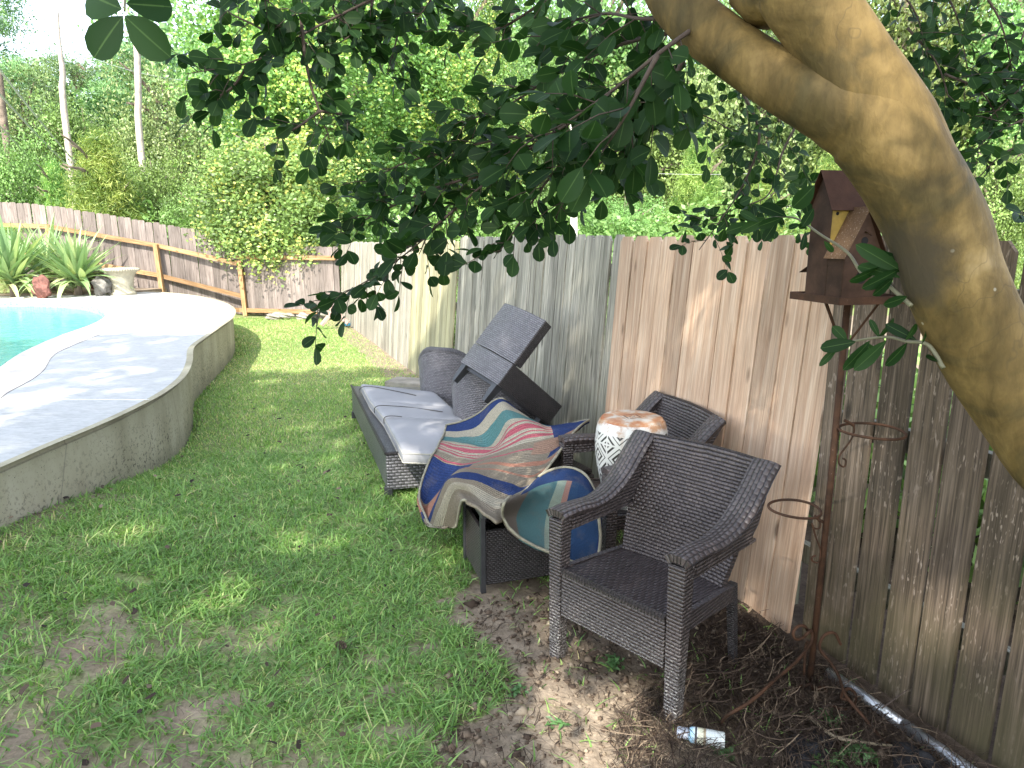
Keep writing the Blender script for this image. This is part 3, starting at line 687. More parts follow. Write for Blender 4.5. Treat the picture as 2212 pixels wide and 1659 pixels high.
# ------------------------------------------------------------------ ceramic garden stool
st = empty('garden_stool', (.615, 3.40, .405), .3, 'white pierced barrel garden stool with rusty orange rim, standing on a wicker armchair', 'garden stool')
prof = [(0, 0), (.115, 0), (.122, .012), (.128, .05), (.148, .13), (.164, .21), (.172, .28), (.174, .33), (.169, .385), (.158, .425), (.150, .436)]
k = NT('white pierced glaze'); uvn = k.coord('UV', (9., 9./1.06, 1)); sp = k.new('SeparateXYZ'); k.L(uvn, sp.inputs[0])
def fr(v): return k.math('ABSOLUTE', k.math('SUBTRACT', k.math('FRACT', v), .5))
rot = k.coord('UV', (8., 7.4, 1)); s2 = k.new('SeparateXYZ'); k.L(rot, s2.inputs[0])
dx = fr(s2.outputs['X']); dy = fr(s2.outputs['Y']); d1 = k.math('ADD', dx, dy)          # concentric diamonds, 0 .. 1
md = k.math('PINGPONG', k.math('MULTIPLY', d1, 3.), .5); lines = k.math('GREATER_THAN', k.math('PINGPONG', k.math('MULTIPLY', d1, 4.6), .5), .27)
brk = k.math('GREATER_THAN', k.math('MINIMUM', dx, dy), .035); nb = k.math('GREATER_THAN', k.math('ABSOLUTE', k.math('SUBTRACT', d1, .5)), .05)
z = k.new('SeparateXYZ'); k.L(k.coord('Object'), z.inputs[0])
inb = k.math('MULTIPLY', k.math('GREATER_THAN', z.outputs['Z'], .045), k.math('LESS_THAN', z.outputs['Z'], .385))
cut = k.math('MULTIPLY', k.math('MULTIPLY', lines, brk), k.math('MULTIPLY', nb, inb))
rn = k.noise(k.coord('Object'), 15, 5, .65); rust = k.ramp(k.math('ADD', k.math('MULTIPLY', z.outputs['Z'], 1.5), k.math('MULTIPLY', rn, .5)), [(.85, 0.), (.93, 1.)])
rust2 = k.ramp(k.noise(k.coord('Object', (14, 14, 3)), 1., 4, .6), [(.64, 0.), (.74, .55)])
base = k.mix(k.math('MAXIMUM', rust, rust2), (.62, .60, .55), k.ramp(rn, [(.3, (.36,.10,.025)), (.5, (.33,.15,.06)), (.75, (.42,.30,.20))]))
col = k.mix(cut, base, (.035, .030, .026)); k.bump(k.math('SUBTRACT', 1., cut), .8, .006); M['stool'] = k.done(col, .35, .5)
pf, _ = catmull([Vector((a, 0, b)) for a, b in prof[1:]], [0]*(len(prof)-1), 4)
mb = MB(); mb.lathe([(0.001, 0)]+[(p.x, p.z) for p in pf], 64); mb.build('body', M['stool'], st, smooth=True)
k = NT('rusty stool top'); o = k.coord('Object'); rn = k.noise(o, 11, 6, .65)
base = k.ramp(rn, [(.34, (.34,.10,.03)), (.48, (.42,.22,.11)), (.58, (.50,.44,.36)), (.75, (.55,.53,.48))])
sx = k.new('SeparateXYZ'); k.L(o, sx.inputs[0]); ax_ = k.math('ABSOLUTE', sx.outputs['X']); ay_ = k.math('ABSOLUTE', sx.outputs['Y'])
mxx = k.math('MAXIMUM', ax_, ay_); ln = k.math('GREATER_THAN', k.math('PINGPONG', k.math('MULTIPLY', mxx, 46.), .5), .34)
ins = k.math('MULTIPLY', k.math('LESS_THAN', mxx, .052), k.math('GREATER_THAN', k.math('ABSOLUTE', k.math('SUBTRACT', ax_, ay_)), .006))
col = k.mix(k.math('MULTIPLY', ln, ins), base, (.04, .03, .025)); M['stooltop'] = k.done(col, .5, .4)
mb = MB(); mb.lathe([(.150, .436), (.146, .444), (.138, .448), (.02, .450), (.0005, .450)], 48); mb.build('top', M['stooltop'], st, smooth=True)

st.scale = (1.07, 1.07, 1.03)
# ------------------------------------------------------------------ side table (wicker box in a black metal frame)
tc_ = G(1040, 1283); aT = math.atan2(.03, .35)
tb = empty('storage_table', (tc_.x, tc_.y, 0), 0.30, 'dark wicker storage table with black metal frame, half hidden beneath the striped rug', 'table')
W_, D_ = .42, .40; HT = .425
for x_, y_ in ((.012, .012), (W_-.012, .012), (.012, D_-.012), (W_-.012, D_-.012)):
    mb = MB(); mb.box((x_, y_, HT/2), (.026, .026, HT)); mb.build('leg', M['black_metal'], tb, bevel=.003)
mb = MB(); mb.box((W_/2, .018, .185), (W_-.056, .016, .29)); mb.build('front_panel', M['wick_dark'], tb)
mb = MB(); mb.box((W_/2, D_-.018, .185), (W_-.056, .016, .29)); mb.build('back_panel', M['wick_dark'], tb)
for x_ in (.018, W_-.018):
    mb = MB(); mb.box((x_, D_/2, .185), (.016, D_-.056, .29)); mb.build('side_panel', M['wick'], tb)
mb = MB(); mb.box((W_/2, D_/2, .05), (W_-.06, D_-.06, .012)); mb.build('bottom', M['wick_dark'], tb)
mb = MB(); mb.box((W_/2, D_/2+.0, HT+.014), (W_+.02, D_+.12, .026)); mb.build('table_top', M['black_metal'], tb, bevel=.005)

# ------------------------------------------------------------------ chaise with three-part cushion
A_ = Vector((-.865, 4.50)); B_ = Vector((-1.62, 6.76)); C_ = Vector((-.80, 6.70)); E_ = Vector((-.06, 4.70))
ln_ = empty('lounge_bed', (A_.x, A_.y, gz(A_.x, A_.y)), 0, 'low dark wicker lounge bed carrying a grey three-section cushion on the lawn', 'lounger')
q4 = [(p.x-A_.x, p.y-A_.y) for p in (A_, E_, C_, B_)]
mb = MB(); mb.prism(q4, .055, .315); lb = mb.build('base', M['wick_dark'], ln_, bevel=.012)
M['wick_side'] = wicker_mat('chaise wicker', ((.085,.082,.088),(.13,.128,.135),(.010,.009,.010),(.05,.048,.05)), row=.022, wid=.040, ro=.33)
lb.data.materials[0] = M['wick_side']
ctr = Vector((sum(p[0] for p in q4)/4, sum(p[1] for p in q4)/4))
for p in q4:
    v = Vector(p); v = v+(ctr-v).normalized()*.06; mb = MB(); mb.box((v.x, v.y, .03), (.06, .06, .07)); mb.build('leg', M['black_metal'], ln_, bevel=.004)
mb = MB()
for a, b in ((q4[0], q4[3]), (q4[0], q4[1])): mb.tube([(a[0], a[1], .318), (b[0], b[1], .318)], .012, 8)
mb.build('rim', M['wick_dark'], ln_)
cu = empty('lounge_cushion', (-.72, 4.34, .315), 0, 'light grey three-section cushion with loose dark ties, lying on the low wicker lounge bed', 'cushion')
secs = [[(-1.445, 6.42), (-.70, 6.06), (-.49, 5.47), (-1.225, 5.745)], [(-1.222, 5.735), (-.488, 5.46), (-.37, 5.085), (-.990, 5.145)], [(-.988, 5.135), (-.368, 5.075), (-.12, 4.26), (-.72, 4.33)]]
for si, qd in enumerate(secs):
    c0 = sum((Vector(p) for p in qd), Vector((0, 0)))/4; g = []; n = 14
    def bil(u, v): a = Vector(qd[0]).lerp(Vector(qd[1]), u); b = Vector(qd[3]).lerp(Vector(qd[2]), u); return a.lerp(b, v)
    def cushion_z(u, v):
        e = min(u, 1-u, v, 1-v); rr = smooth(0, .16, e); return float(rr)
    mb = MB(); top = []; bot = []
    us = [0, .015, .05, .12, .25, .4, .5, .6, .75, .88, .95, .985, 1]; N = len(us)
    for v in us:
        for u in us:
            p = bil(u, v); e = cushion_z(u, v); crown = .012*math.sin(math.pi*u)*math.sin(math.pi*v)+.006*math.sin(7*u+si)*math.sin(5*v+2*si)
            edge = (u in (0, 1)) or (v in (0, 1)); zt = .098-(.018 if edge else 0)+crown-(.006 if (u in (.015, .985) or v in (.015, .985)) else 0)
            drop = -.02*smooth(.6, 1., v)*(si == 2)
            top.append((p.x+.72, p.y-4.34, zt+drop)); bot.append((p.x+.72, p.y-4.34, (.016 if edge else .004)+drop))
    mb.add(top, [(j*N+i, j*N+i+1, (j+1)*N+i+1, (j+1)*N+i) for j in range(N-1) for i in range(N-1)])
    mb.add(bot, [(j*N+i, (j+1)*N+i, (j+1)*N+i+1, j*N+i+1) for j in range(N-1) for i in range(N-1)])
    per = [i for i in range(N)]+[j*N+N-1 for j in range(1, N)]+[(N-1)*N+i for i in range(N-2, -1, -1)]+[j*N for j in range(N-2, 0, -1)]
    mb.add([top[i] for i in per]+[bot[i] for i in per], [(i, len(per)+i, len(per)+(i+1) % len(per), (i+1) % len(per)) for i in range(len(per))])
    sc_ = mb.build('cushion_section', M['cushion'], cu, smooth=True)
    bm = bmesh.new(); bm.from_mesh(sc_.data); bmesh.ops.remove_doubles(bm, verts=bm.verts[:], dist=.0005); bmesh.ops.recalc_face_normals(bm, faces=bm.faces[:]); bm.to_mesh(sc_.data); bm.free()
    sc_.data.polygons.foreach_set('use_smooth', [True]*len(sc_.data.polygons))
    for zz, nm in ((.080, 0), (.016, 1)):
        mb = MB(); cs = [bil(*uv_) for uv_ in ((0, 0), (.5, 0), (1, 0), (1, .5), (1, 1), (.5, 1), (0, 1), (0, .5), (0, 0))]
        mb.tube([(p.x+.72, p.y-4.34, zz+(-.02*(si == 2)*(i in (4, 5, 6))-.01*(si == 2)*(i in (3, 7)))) for i, p in enumerate(cs)], .0042, 6); mb.build('piping', M['piping'], sc_)
def tie(pts, r_=.0035):
    mb = MB(); w_ = [Vector(Z1(x, y, 5))for x, y in ()]; out = []
    for x, y, z_ in pts:
        g_ = G(691+.4167*x, 614.4+.4167*y, z_); out.append(g_-Vector((-.72, 4.34, .315)))
    mb.tube(out, r_, 6, 4); mb.build('tie', M['cord'], cu)
tie([(203, 562, .40), (208, 540, .425), (240, 528, .435), (300, 534, .432), (360, 546, .43), (430, 560, .43), (498, 575, .428)])
tie([(283, 665, .37), (285, 640, .42), (312, 628, .435), (380, 630, .43), (460, 636, .43), (550, 648, .43), (636, 660, .428)])
tie([(332, 720, .36), (333, 694, .41), (350, 683, .425), (385, 682, .426), (425, 686, .424)])

# ------------------------------------------------------------------ curved-back wicker tub chairs behind the chaise
def tub(label, loc, rz, first=None):
    t = empty('tub_chair', loc, rz, label, 'chair', 'curved-back tub chairs behind the lounge bed')
    mb = MB(); g = []; uv = []; n = 22; Rr = .36
    for i in range(9):
        row = []; ur = []
        for j in range(n+1):
            a = math.pi*(.0+1.0*j/n); dz = abs(a-math.pi/2)/(math.pi/2); top = .80-.24*smooth(.15, 1., dz); z_ = .06+(top-.06)*i/8
            q = Rr*(1+.06*i/8); row.append((q*math.cos(a), q*math.sin(a)*.9, z_)); ur.append((a*Rr, z_))
        g.append(row); uv.append(ur)
    mb.sheet(g, -.045, uv); mb.build('backrest', M['wick_grey'], t, smooth=False)
    mb = MB(); pts = []
    for j in range(n+1):
        a = math.pi*j/n; dz = abs(a-math.pi/2)/(math.pi/2); top = .80-.24*smooth(.15, 1., dz); q = Rr*1.06-.022; pts.append((q*math.cos(a), q*math.sin(a)*.9, top))
    mb.tube(pts, .026, 8); mb.build('rim', M['wick_grey'], t, smooth=True)
    mb = MB(); mb.prism([(-.32, -.33), (.32, -.33)]+[(.31*math.cos(a), .28*math.sin(a)) for a in np.linspace(0, math.pi, 12)], .10, .36); mb.build('seat', M['wick_dark'], t, bevel=.01)
    for x_, y_ in ((-.27, -.29), (.27, -.29), (-.2, .2), (.2, .2)):
        mb = MB(); mb.box((x_, y_, .05), (.045, .045, .11)); mb.build('leg', M['black_metal'], t)
    return t
tubA = tub('curved-back wicker tub chair farther from the camera, its rim rising behind the grey cushion', (-.50, 6.30, 0), R(155))
tubB = dup(tubA, (-.10, 5.28, 0), R(158), 'curved-back wicker tub chair directly under the legs of the tipped chair, beside the rug')

# ------------------------------------------------------------------ tipped armless chair
def rotv(v):
    v = Vector(v); th = v.length; return Matrix.Rotation(th, 3, v.normalized())
Mx = rotv((-0.5482636554733345, 0.46851348151847577, -0.9236019824731732)); og = Vector((-0.4160111831231715, 5.5452684526256935, 0.7724221321599091))
SC = .90; og = Vector((0, 0, CAM_H))+(og-Vector((0, 0, CAM_H)))*SC
tp = bpy.data.objects.new('armless_chair', None); COL.objects.link(tp); tp.location = og; tp.rotation_euler = Mx.to_euler(); tp.empty_display_size = .1
tag(tp, 'armless wicker chair tipped over, legs in the air, lying on the two curved chairs', 'chair')
w, hs, hb, dp, tt = .54, .176, .371, .582, .072
mb = MB(); mb.box((w/2, dp/2, hs/2), (w, dp, hs)); mb.build('seat_base', M['wick_dark'], tp, bevel=.008)
# light rear skin over the seat box and backrest, slightly bowed
def bowed(z0, z1, nm, th):
    g = []; uv = []
    for i in range(9):
        z_ = z0+(z1-z0)*i/8; row = []; ur = []
        for j in range(9):
            x_ = w*j/8; row.append((x_, -.006-.030*math.sin(math.pi*j/8)*(.6+.4*z_/(hs+hb)), z_)); ur.append((x_, z_))
        g.append(row); uv.append(ur)
    mb = MB(); mb.sheet([r_[::-1] for r_ in g], -th, [r_[::-1] for r_ in uv]); return mb.build(nm, M['wick_grey'], tp)
bowed(.0, hs-.004, 'rear_skirt', -.02); bowed(hs+.004, hs+hb, 'backrest', -.02)
mb = MB(); mb.box((w/2, tt/2+.001, hs+hb/2+.003), (w-.004, tt, hb-.008)); mb.build('backrest_frame', M['wick_dark'], tp, bevel=.008)
for x_, y_ in ((.045, .03), (w-.045, .03), (.045, dp-.05), (w-.045, dp-.05)):
    mb = MB(); mb.hexa([(x_-.022, y_-.022, -.145), (x_+.014, y_-.022, -.145), (x_+.014, y_+.018, -.145), (x_-.022, y_+.018, -.145)], [(x_-.03, y_-.03, .0), (x_+.03, y_-.03, .0), (x_+.03, y_+.03, .0), (x_-.03, y_+.03, .0)])
    mb.build('leg', M['black_metal'], tp, bevel=.003)
mb = MB(); mb.box((w/2, .04, -.008), (w-.06, .03, .03)); mb.build('frame_bar', M['black_metal'], tp)

# low wicker stool that carries the rug's far corner
ot = empty('wicker_ottoman', (.14, 3.98, 0), R(-62), 'dark wicker footstool in the shade under the far end of the striped rug', 'footstool')
mb = MB(); mb.box((0, 0, .30), (.55, .50, .20)); mb.build('seat', M['wick_dark'], ot, bevel=.015)
for x_ in (-.23, .23):
    for y_ in (-.21, .21): mb = MB(); mb.box((x_, y_, .10), (.045, .045, .21)); mb.build('leg', M['wick_dark'], ot)
mb = MB(); mb.box((0, 0, .415), (.53, .48, .03)); mb.build('top_pad', M['wick_dark'], ot, bevel=.01)

# ------------------------------------------------------------------ striped braided rug
def catgrid(rows, n):
    out = []
    for r_ in rows: out.append(catmull([Vector(p) for p in r_], [0]*len(r_), n)[0])
    m = len(out[0]); cols = [catmull([out[i][j] for i in range(len(out))], [0]*len(out), n)[0] for j in range(m)]
    return [[cols[j][i] for j in range(m)] for i in range(len(cols[0]))]
def zr(row): return [Z1(x, y, Y) for x, y, Y in row]
RUG = [
 [(655,730,4.72),(745,708,4.66),(830,665,4.55),(890,612,4.47),(950,594,4.42),(1020,650,4.55),(1090,735,4.6),(1180,790,4.6),(1290,850,4.55)],
 [(648,760,4.62),(745,755,4.52),(825,722,4.43),(882,652,4.36),(947,604,4.34),(1012,640,4.38),(1080,695,4.42),(1150,745,4.42),(1260,790,4.42)],
 [(640,785,4.52),(735,787,4.40),(835,766,4.30),(897,702,4.25),(953,645,4.25),(1020,658,4.24),(1088,694,4.24),(1155,730,4.26),(1290,730,4.30)],
 [(632,800,4.42),(740,815,4.30),(860,836,4.16),(915,770,4.14),(966,692,4.14),(1040,686,4.12),(1110,706,4.12),(1200,738,4.12),(1370,706,4.20)],
 [(622,815,4.36),(740,838,4.22),(872,852,4.08),(927,825,4.04),(982,742,4.04),(1060,712,4.02),(1132,722,4.01),(1210,745,4.02),(1395,704,4.12)],
 [(612,840,4.30),(722,880,4.14),(822,892,4.02),(902,864,3.95),(965,828,3.92),(1060,776,3.90),(1142,766,3.88),(1215,762,3.90),(1372,716,4.02)],
 [(598,865,4.22),(700,905,4.08),(792,912,3.95),(872,890,3.88),(972,863,3.80),(1060,834,3.78),(1142,820,3.76),(1220,800,3.78),(1335,746,3.90)],
 [(572,905,4.12),(655,955,4.02),(745,955,3.92),(825,925,3.80),(942,898,3.71),(1042,888,3.68),(1125,878,3.66),(1202,862,3.68),(1288,803,3.78)],
 [(532,1010,4.00),(600,1045,3.96),(690,1000,3.90),(772,945,3.70),(902,930,3.62),(1002,938,3.59),(1092,938,3.56),(1165,925,3.58),(1240,870,3.66)],
 [(516,1080,3.92),(560,1125,3.90),(645,1045,3.82),(722,962,3.60),(852,955,3.54),(952,974,3.50),(1042,990,3.47),(1112,992,3.47),(1190,940,3.56)],
 [(520,1135,3.84),(545,1185,3.82),(618,1075,3.70),(690,985,3.50),(802,976,3.46),(902,1000,3.42),(992,1030,3.39),(1050,1050,3.38),(1120,1018,3.44)],
 [(545,1195,3.76),(562,1235,3.72),(598,1135,3.58),(664,1003,3.42),(782,1004,3.38),(882,1038,3.34),(962,1068,3.31),(1020,1088,3.30),(1062,1068,3.34)],
 [(572,1246,3.66),(590,1252,3.62),(622,1175,3.50),(684,1040,3.36),(764,1042,3.33),(852,1088,3.29),(922,1120,3.25),(972,1122,3.22),(1002,1100,3.22)],
 [(630,1256,3.58),(660,1258,3.54),(672,1195,3.46),(706,1085,3.36),(775,1092,3.32),(852,1150,3.27),(905,1185,3.21),(938,1175,3.14),(952,1142,3.10)],
 [(685,1258,3.52),(705,1252,3.48),(716,1205,3.42),(738,1120,3.35),(800,1140,3.27),(868,1190,3.20),(918,1222,3.12),(948,1222,3.05),(952,1175,3.04)],
]
def lift(p, zmin):
    if p.z >= zmin: return p
    d_ = p-Vector((0, 0, CAM_H)); return Vector((0, 0, CAM_H))+d_*((zmin-CAM_H)/d_.z)
RG = [zr(r_) for r_ in RUG]
for i_ in range(11, len(RG)):
    for j_ in range(3, 9):
        if i_ < len(RG)-1 or j_ < 7: RG[i_][j_] = lift(RG[i_][j_], .462+.004*(i_-11))
rg = catgrid(RG, 5)
def uvgrid(g, u0, u1, v0, v1):
    m, n = len(g), len(g[0]); return [[(u0+(u1-u0)*j/(n-1), v0+(v1-v0)*i/(m-1)) for j in range(n)] for i in range(m)]
FLAP = [
 [(990,1098,3.11),(1065,1060,3.16),(1150,985,3.27),(1230,953,3.32),(1310,952,3.30),(1380,990,3.25),(1428,1075,3.17)],
 [(962,1122,2.96),(1040,1105,3.06),(1120,1075,3.16),(1210,1050,3.22),(1290,1050,3.20),(1370,1078,3.14),(1440,1145,3.03)],
 [(948,1158,2.95),(1020,1155,3.06),(1100,1145,3.14),(1190,1140,3.17),(1280,1150,3.16),(1370,1175,3.08),(1448,1225,3.00)],
 [(950,1205,3.04),(1010,1218,3.08),(1090,1235,3.10),(1180,1255,3.10),(1280,1280,3.08),(1370,1300,3.05),(1454,1320,3.02)],
 [(978,1258,3.02),(1040,1313,3.01),(1110,1353,3.00),(1190,1388,2.99),(1280,1425,2.98),(1360,1452,2.98),(1440,1442,2.98)],
]
FG = [zr(r_) for r_ in FLAP]
for i_ in (0, 1): FG[i_] = [lift(p, .458) for p in FG[i_]]
fg = catgrid(FG, 5)
k = NT('braided striped rug'); uvv = k.coord('UV'); s = k.new('SeparateXYZ'); k.L(uvv, s.inputs[0])
BL = (.025,.045,.13); CR = (.38,.34,.25); TL = (.085,.19,.18); PK = (.40,.10,.12); TN = (.24,.20,.145); SA = (.36,.175,.115); NV = (.02,.04,.13)
w1 = k.math('ADD', s.outputs['Y'], k.math('MULTIPLY', k.math('SUBTRACT', k.noise(k.coord('UV', (60, 400, 1)), 1., 2), .5), .006))
rp = k.new('ValToRGB'); rp.color_ramp.interpolation = 'CONSTANT'; e = rp.color_ramp.elements
stops = [(0, BL), (.075, CR), (.155, TL), (.235, CR), (.27, PK), (.285, CR), (.30, PK), (.325, CR), (.34, PK), (.35, CR), (.365, PK), (.385, CR), (.41, TN), (.455, PK), (.465, TN)]
stops2 = [(0, TN), (.10, SA), (.16, TN), (.26, SA), (.29, TN), (.44, BL), (.60, TN), (.68, CR), (.80, TN), (1., CR)]
def cramp(f, st_):
    rp = k.new('ValToRGB'); rp.color_ramp.interpolation = 'CONSTANT'; e = rp.color_ramp.elements
    while len(e) < len(st_): e.new(.5)
    for i, (p, c) in enumerate(st_): e[i].position = p; e[i].color = c+(1,)
    k.L(f, rp.inputs[0]); return rp.outputs[0]
c1 = cramp(w1, stops); c2 = cramp(k.math('MULTIPLY', k.math('SUBTRACT', w1, .5), 2.), stops2)
c = k.mix(k.math('GREATER_THAN', w1, .5), c1, c2)
# left end: a wide navy band then salmon; far right end: blue band
lf = k.math('MULTIPLY', k.math('LESS_THAN', s.outputs['X'], .30), k.math('MULTIPLY', k.math('GREATER_THAN', w1, .475), k.math('LESS_THAN', w1, .655))); c = k.mix(lf, c, BL)
lf = k.math('MULTIPLY', k.math('LESS_THAN', s.outputs['X'], .30), k.math('MULTIPLY', k.math('GREATER_THAN', w1, .665), k.math('LESS_THAN', w1, .76))); c = k.mix(lf, c, SA)
rt = k.math('MULTIPLY', k.math('GREATER_THAN', s.outputs['X'], .865), k.math('LESS_THAN', w1, .54)); c = k.mix(rt, c, BL)
rt = k.math('MULTIPLY', k.math('GREATER_THAN', s.outputs['X'], .70), k.math('MULTIPLY', k.math('GREATER_THAN', w1, .42), k.math('LESS_THAN', w1, .50))); c = k.mix(rt, c, k.mix(.5, SA, TN))
# flap (v above 2): stripes run down it
fu = cramp(k.math('ADD', s.outputs['X'], k.math('MULTIPLY', k.math('SUBTRACT', s.outputs['Y'], 2.5), .10)), [(0, (.20,.165,.13)), (.21, (.10,.20,.20)), (.50, (.30,.36,.28)), (.60, (.40,.22,.17)), (.66, (.035,.075,.15)), (.74, (.03,.065,.14)), (1., BL)])
topb = k.math('LESS_THAN', s.outputs['Y'], 2.17); fu = k.mix(k.math('MULTIPLY', topb, k.math('GREATER_THAN', s.outputs['X'], .15)), fu, (.025,.05,.13))
c = k.mix(k.math('GREATER_THAN', s.outputs['Y'], 1.5), c, fu)
# braid: rows along the stripes
ys = k.math('MULTIPLY', s.outputs['Y'], 1.45/.016); xs = k.math('MULTIPLY', s.outputs['X'], 1.5/.018)
row = k.math('PINGPONG', ys, .5); sl = k.math('PINGPONG', k.math('ADD', xs, k.math('MULTIPLY', ys, .5)), .5)
hgt_ = k.math('ADD', k.math('MULTIPLY', row, 1.4), k.math('MULTIPLY', sl, .6)); k.bump(hgt_, .8, .007)
c = k.mix(k.ramp(row, [(.0, .4), (.16, 0.)]), c, k.mix(1., c, (.30,.28,.26), 'MULTIPLY'))
c = k.mix(.7, c, k.ramp(k.noise(k.coord('UV', (110, 120, 1)), 1., 3, .7), [(.3, .3), (.7, .72)]), 'OVERLAY')
dirt = k.ramp(k.noise(k.coord('UV', (5, 5, 1)), 1., 5, .7), [(.5, 0.), (.75, .45)]); c = k.mix(dirt, c, (.20,.17,.13))
c = k.mix(1., c, (.80,.80,.82), 'MULTIPLY'); M['rug'] = k.done(c, .95, .1)
M['rug_edge'] = plain('rug binding', (.25, .23, .17), .9, .3, 30, .2, 0, .5, 200, .002)
mb = MB(); mb.sheet(rg, .017, uvgrid(rg, 0, 1, 0, .999)); mb.sheet(fg, .017, uvgrid(fg, 0, 1, 2.0, 3.0))
for i_, v in enumerate(mb.V):
    w_ = .002*math.sin(v[0]*31+v[1]*17)+.002*math.sin(v[0]*13-v[1]*41+2); mb.V[i_] = (v[0], v[1]+w_*.5, v[2]+w_)
rug = mb.build('rug', M['rug'], smooth=True); tag(rug, 'braided rug striped blue, teal, pink and tan, crumpled over the table and lounge bed', 'rug')
mb = MB(); e1 = rg[0]; er = [r_[-1] for r_ in rg]; el = [r_[0] for r_ in rg]
mb.tube([p+Vector((0, 0, .002)) for p in el[::-1]+e1[:22]], .0075, 6); mb.tube([p for p in er], .0075, 6)
fe = [r_[0] for r_ in fg][::-1]; mb.tube([r_[0] for r_ in fg]+fg[-1][1:]+[r_[-1] for r_ in fg][::-1][1:]+fg[0][::-1][1:22], .0075, 6); mb.tube(rg[-1][:18], .0075, 6)
mb.build('binding', M['rug_edge'], rug, smooth=True)
# ------------------------------------------------------------------ rusty stand with birdhouse
pb = Vector((1.195, 2.448, 0)); PX = 2.44
bs = empty('birdhouse_stand', (pb.x, pb.y, 0), 0, 'rusty iron pole stand with two pot rings and scroll feet carrying a rusted metal birdhouse', 'birdhouse stand')
def loc(p): return Vector(p)-Vector((pb.x, pb.y, 0))
mb = MB(); mb.tube([(0, 0, .02), (.004, 0, .8), (0, 0, 1.545)], [.0125, .0118, .0118], 12); mb.build('pole', M['rust'], bs, smooth=True)
def ptube(name, pts, r_, n=6, sm=5, nseg=8):
    mb = MB(); mb.tube([loc(p) for p in pts], r_, nseg, sm); return mb.build(name, M['rust'], bs, smooth=True)
def zz4(x, y): return (1536+.4908*x, 844.9+.4908*y)
for nm, (cx_, cy_, rr, Y_), arm, scr in (
    ('ring', (1883, 931, 65, 2.40), [(1824,908),(1832,912),(1845,920)], [(1843,915),(1845,930),(1838,950),(1822,972),(1812,988),(1813,1003),(1824,1008),(1827,995),(1820,990)]),
    ('ring', (1716, 1099, 53, 2.40), [(1778,1128),(1768,1122),(1760,1115)], [(1760,1113),(1772,1132),(1768,1142),(1757,1140),(1754,1130),(1762,1160),(1772,1188),(1768,1214),(1755,1212),(1754,1204),(1762,1200)])):
    c_ = P(cx_, cy_, Y_); rad = (P(cx_+rr, cy_, Y_)-c_).length
    mb = MB(); pts = [(c_.x-pb.x+rad*math.cos(a), c_.y-pb.y+rad*math.sin(a), c_.z+.002*math.sin(a*2)) for a in np.linspace(0, 2*math.pi, 41)]
    mb.tube(pts, .0052, 8, cap=False); mb.build(nm, M['rust'], bs, smooth=True)
    ptube('ring_arm', [P(x, y, 2.445) for x, y in arm], .006); ptube('scroll', [P(x, y, 2.44) for x, y in scr], .0035)
# scroll feet
def gp(x, y, z_=.01): return G(x, y, z_)
def gfoot(pts): return [G(x, y, z_) if z_ < .2 else P(x, y, zy) for (x, y, z_, zy) in pts]
ptube('foot', [P(1745,1362,2.43), P(1737,1352,2.41), P(1722,1354,2.40), P(1713,1368,2.39), P(1720,1381,2.39), P(1735,1377,2.40), P(1744,1368,2.39), P(1752,1362,2.42), P(1754,1378,2.42), P(1745,1400,2.38), P(1712,1437,2.28), P(1672,1470,2.20), P(1640,1500,2.14), P(1608,1524,2.11), P(1572,1545,2.10), G(1556,1565,.008), G(1549,1576,.004)], .0062)
ptube('foot', [P(1816,1392,2.50), P(1812,1384,2.50), P(1803,1368,2.50), P(1788,1368,2.49), P(1776,1378,2.48), P(1770,1396,2.47), P(1776,1410,2.46), P(1795,1432,2.42), P(1812,1462,2.36), P(1826,1500,2.27), P(1858,1540,2.20), G(1900,1590,.02), G(1935,1620,.006)], .0062)
ptube('foot', [P(1760,1500,2.42), P(1770,1517,2.38), G(1800,1526,.02), G(1825,1532,.025), G(1845,1522,.03), G(1848,1502,.04), G(1836,1488,.05), G(1822,1494,.05), G(1818,1508,.045), G(1832,1512,.045)], .0065)
for pts in ([(1757,1490),(1750,1478),(1738,1482),(1725,1484),(1722,1498),(1730,1507)], [(1765,1492),(1775,1482),(1784,1490),(1784,1503),(1776,1512)]):
    ptube('scroll', [P(x, y, 2.40) for x, y in pts], .0055)
ptube('foot', [P(1736,1475,2.46), P(1740,1400,2.47), P(1746,1385,2.46)], .0055)
# platform: square tray turned to the camera
dl = R(-33); RP = .195; co = [Vector((RP*math.cos(a+dl), RP*math.sin(a+dl), 0)) for a in (0, math.pi/2, math.pi, -math.pi/2)]
pr, pbk, pl_, pf_ = co; zp = 1.548
mb = MB(); mb.prism([(p.x, p.y) for p in (pf_, pr, pbk, pl_)], zp, zp+.004); tr = mb.build('platform', M['rust_roof'], bs)
mb = MB()
for a, b in ((pf_, pr), (pr, pbk), (pbk, pl_), (pl_, pf_)): mb.beam(a+Vector((0, 0, zp+.004)), b+Vector((0, 0, zp+.004)), .004, .026)
mb.build('rim', M['rust'], tr)
for dx_, dy_ in ((-.11, -.06), (.11, -.02), (-.03, .12)):
    mb = MB(); mb.tube([(0, 0, 1.37), (dx_*.12, dy_*.12, 1.385), (dx_, dy_, zp-.002)], .0042, 6, 4); mb.build('brace', M['rust'], bs)
e1 = (pl_-pf_).normalized(); e2 = (pr-pf_).normalized(); UPZ = Vector((0, 0, 1)); O_ = pf_+e1*.012+e2*.012
def B3(a, b, h): return tuple(O_+e1*a+e2*b+UPZ*(zp+.006+h))
def face(mb, pts, th=.0016):
    vs = [Vector(p) for p in pts]; n_ = (vs[1]-vs[0]).cross(vs[2]-vs[0]).normalized(); n = len(vs)
    mb.add(vs+[v-n_*th for v in vs], [tuple(range(n)), tuple(range(n, 2*n))[::-1]]+[(i, n+i, n+(i+1) % n, (i+1) % n) for i in range(n)])
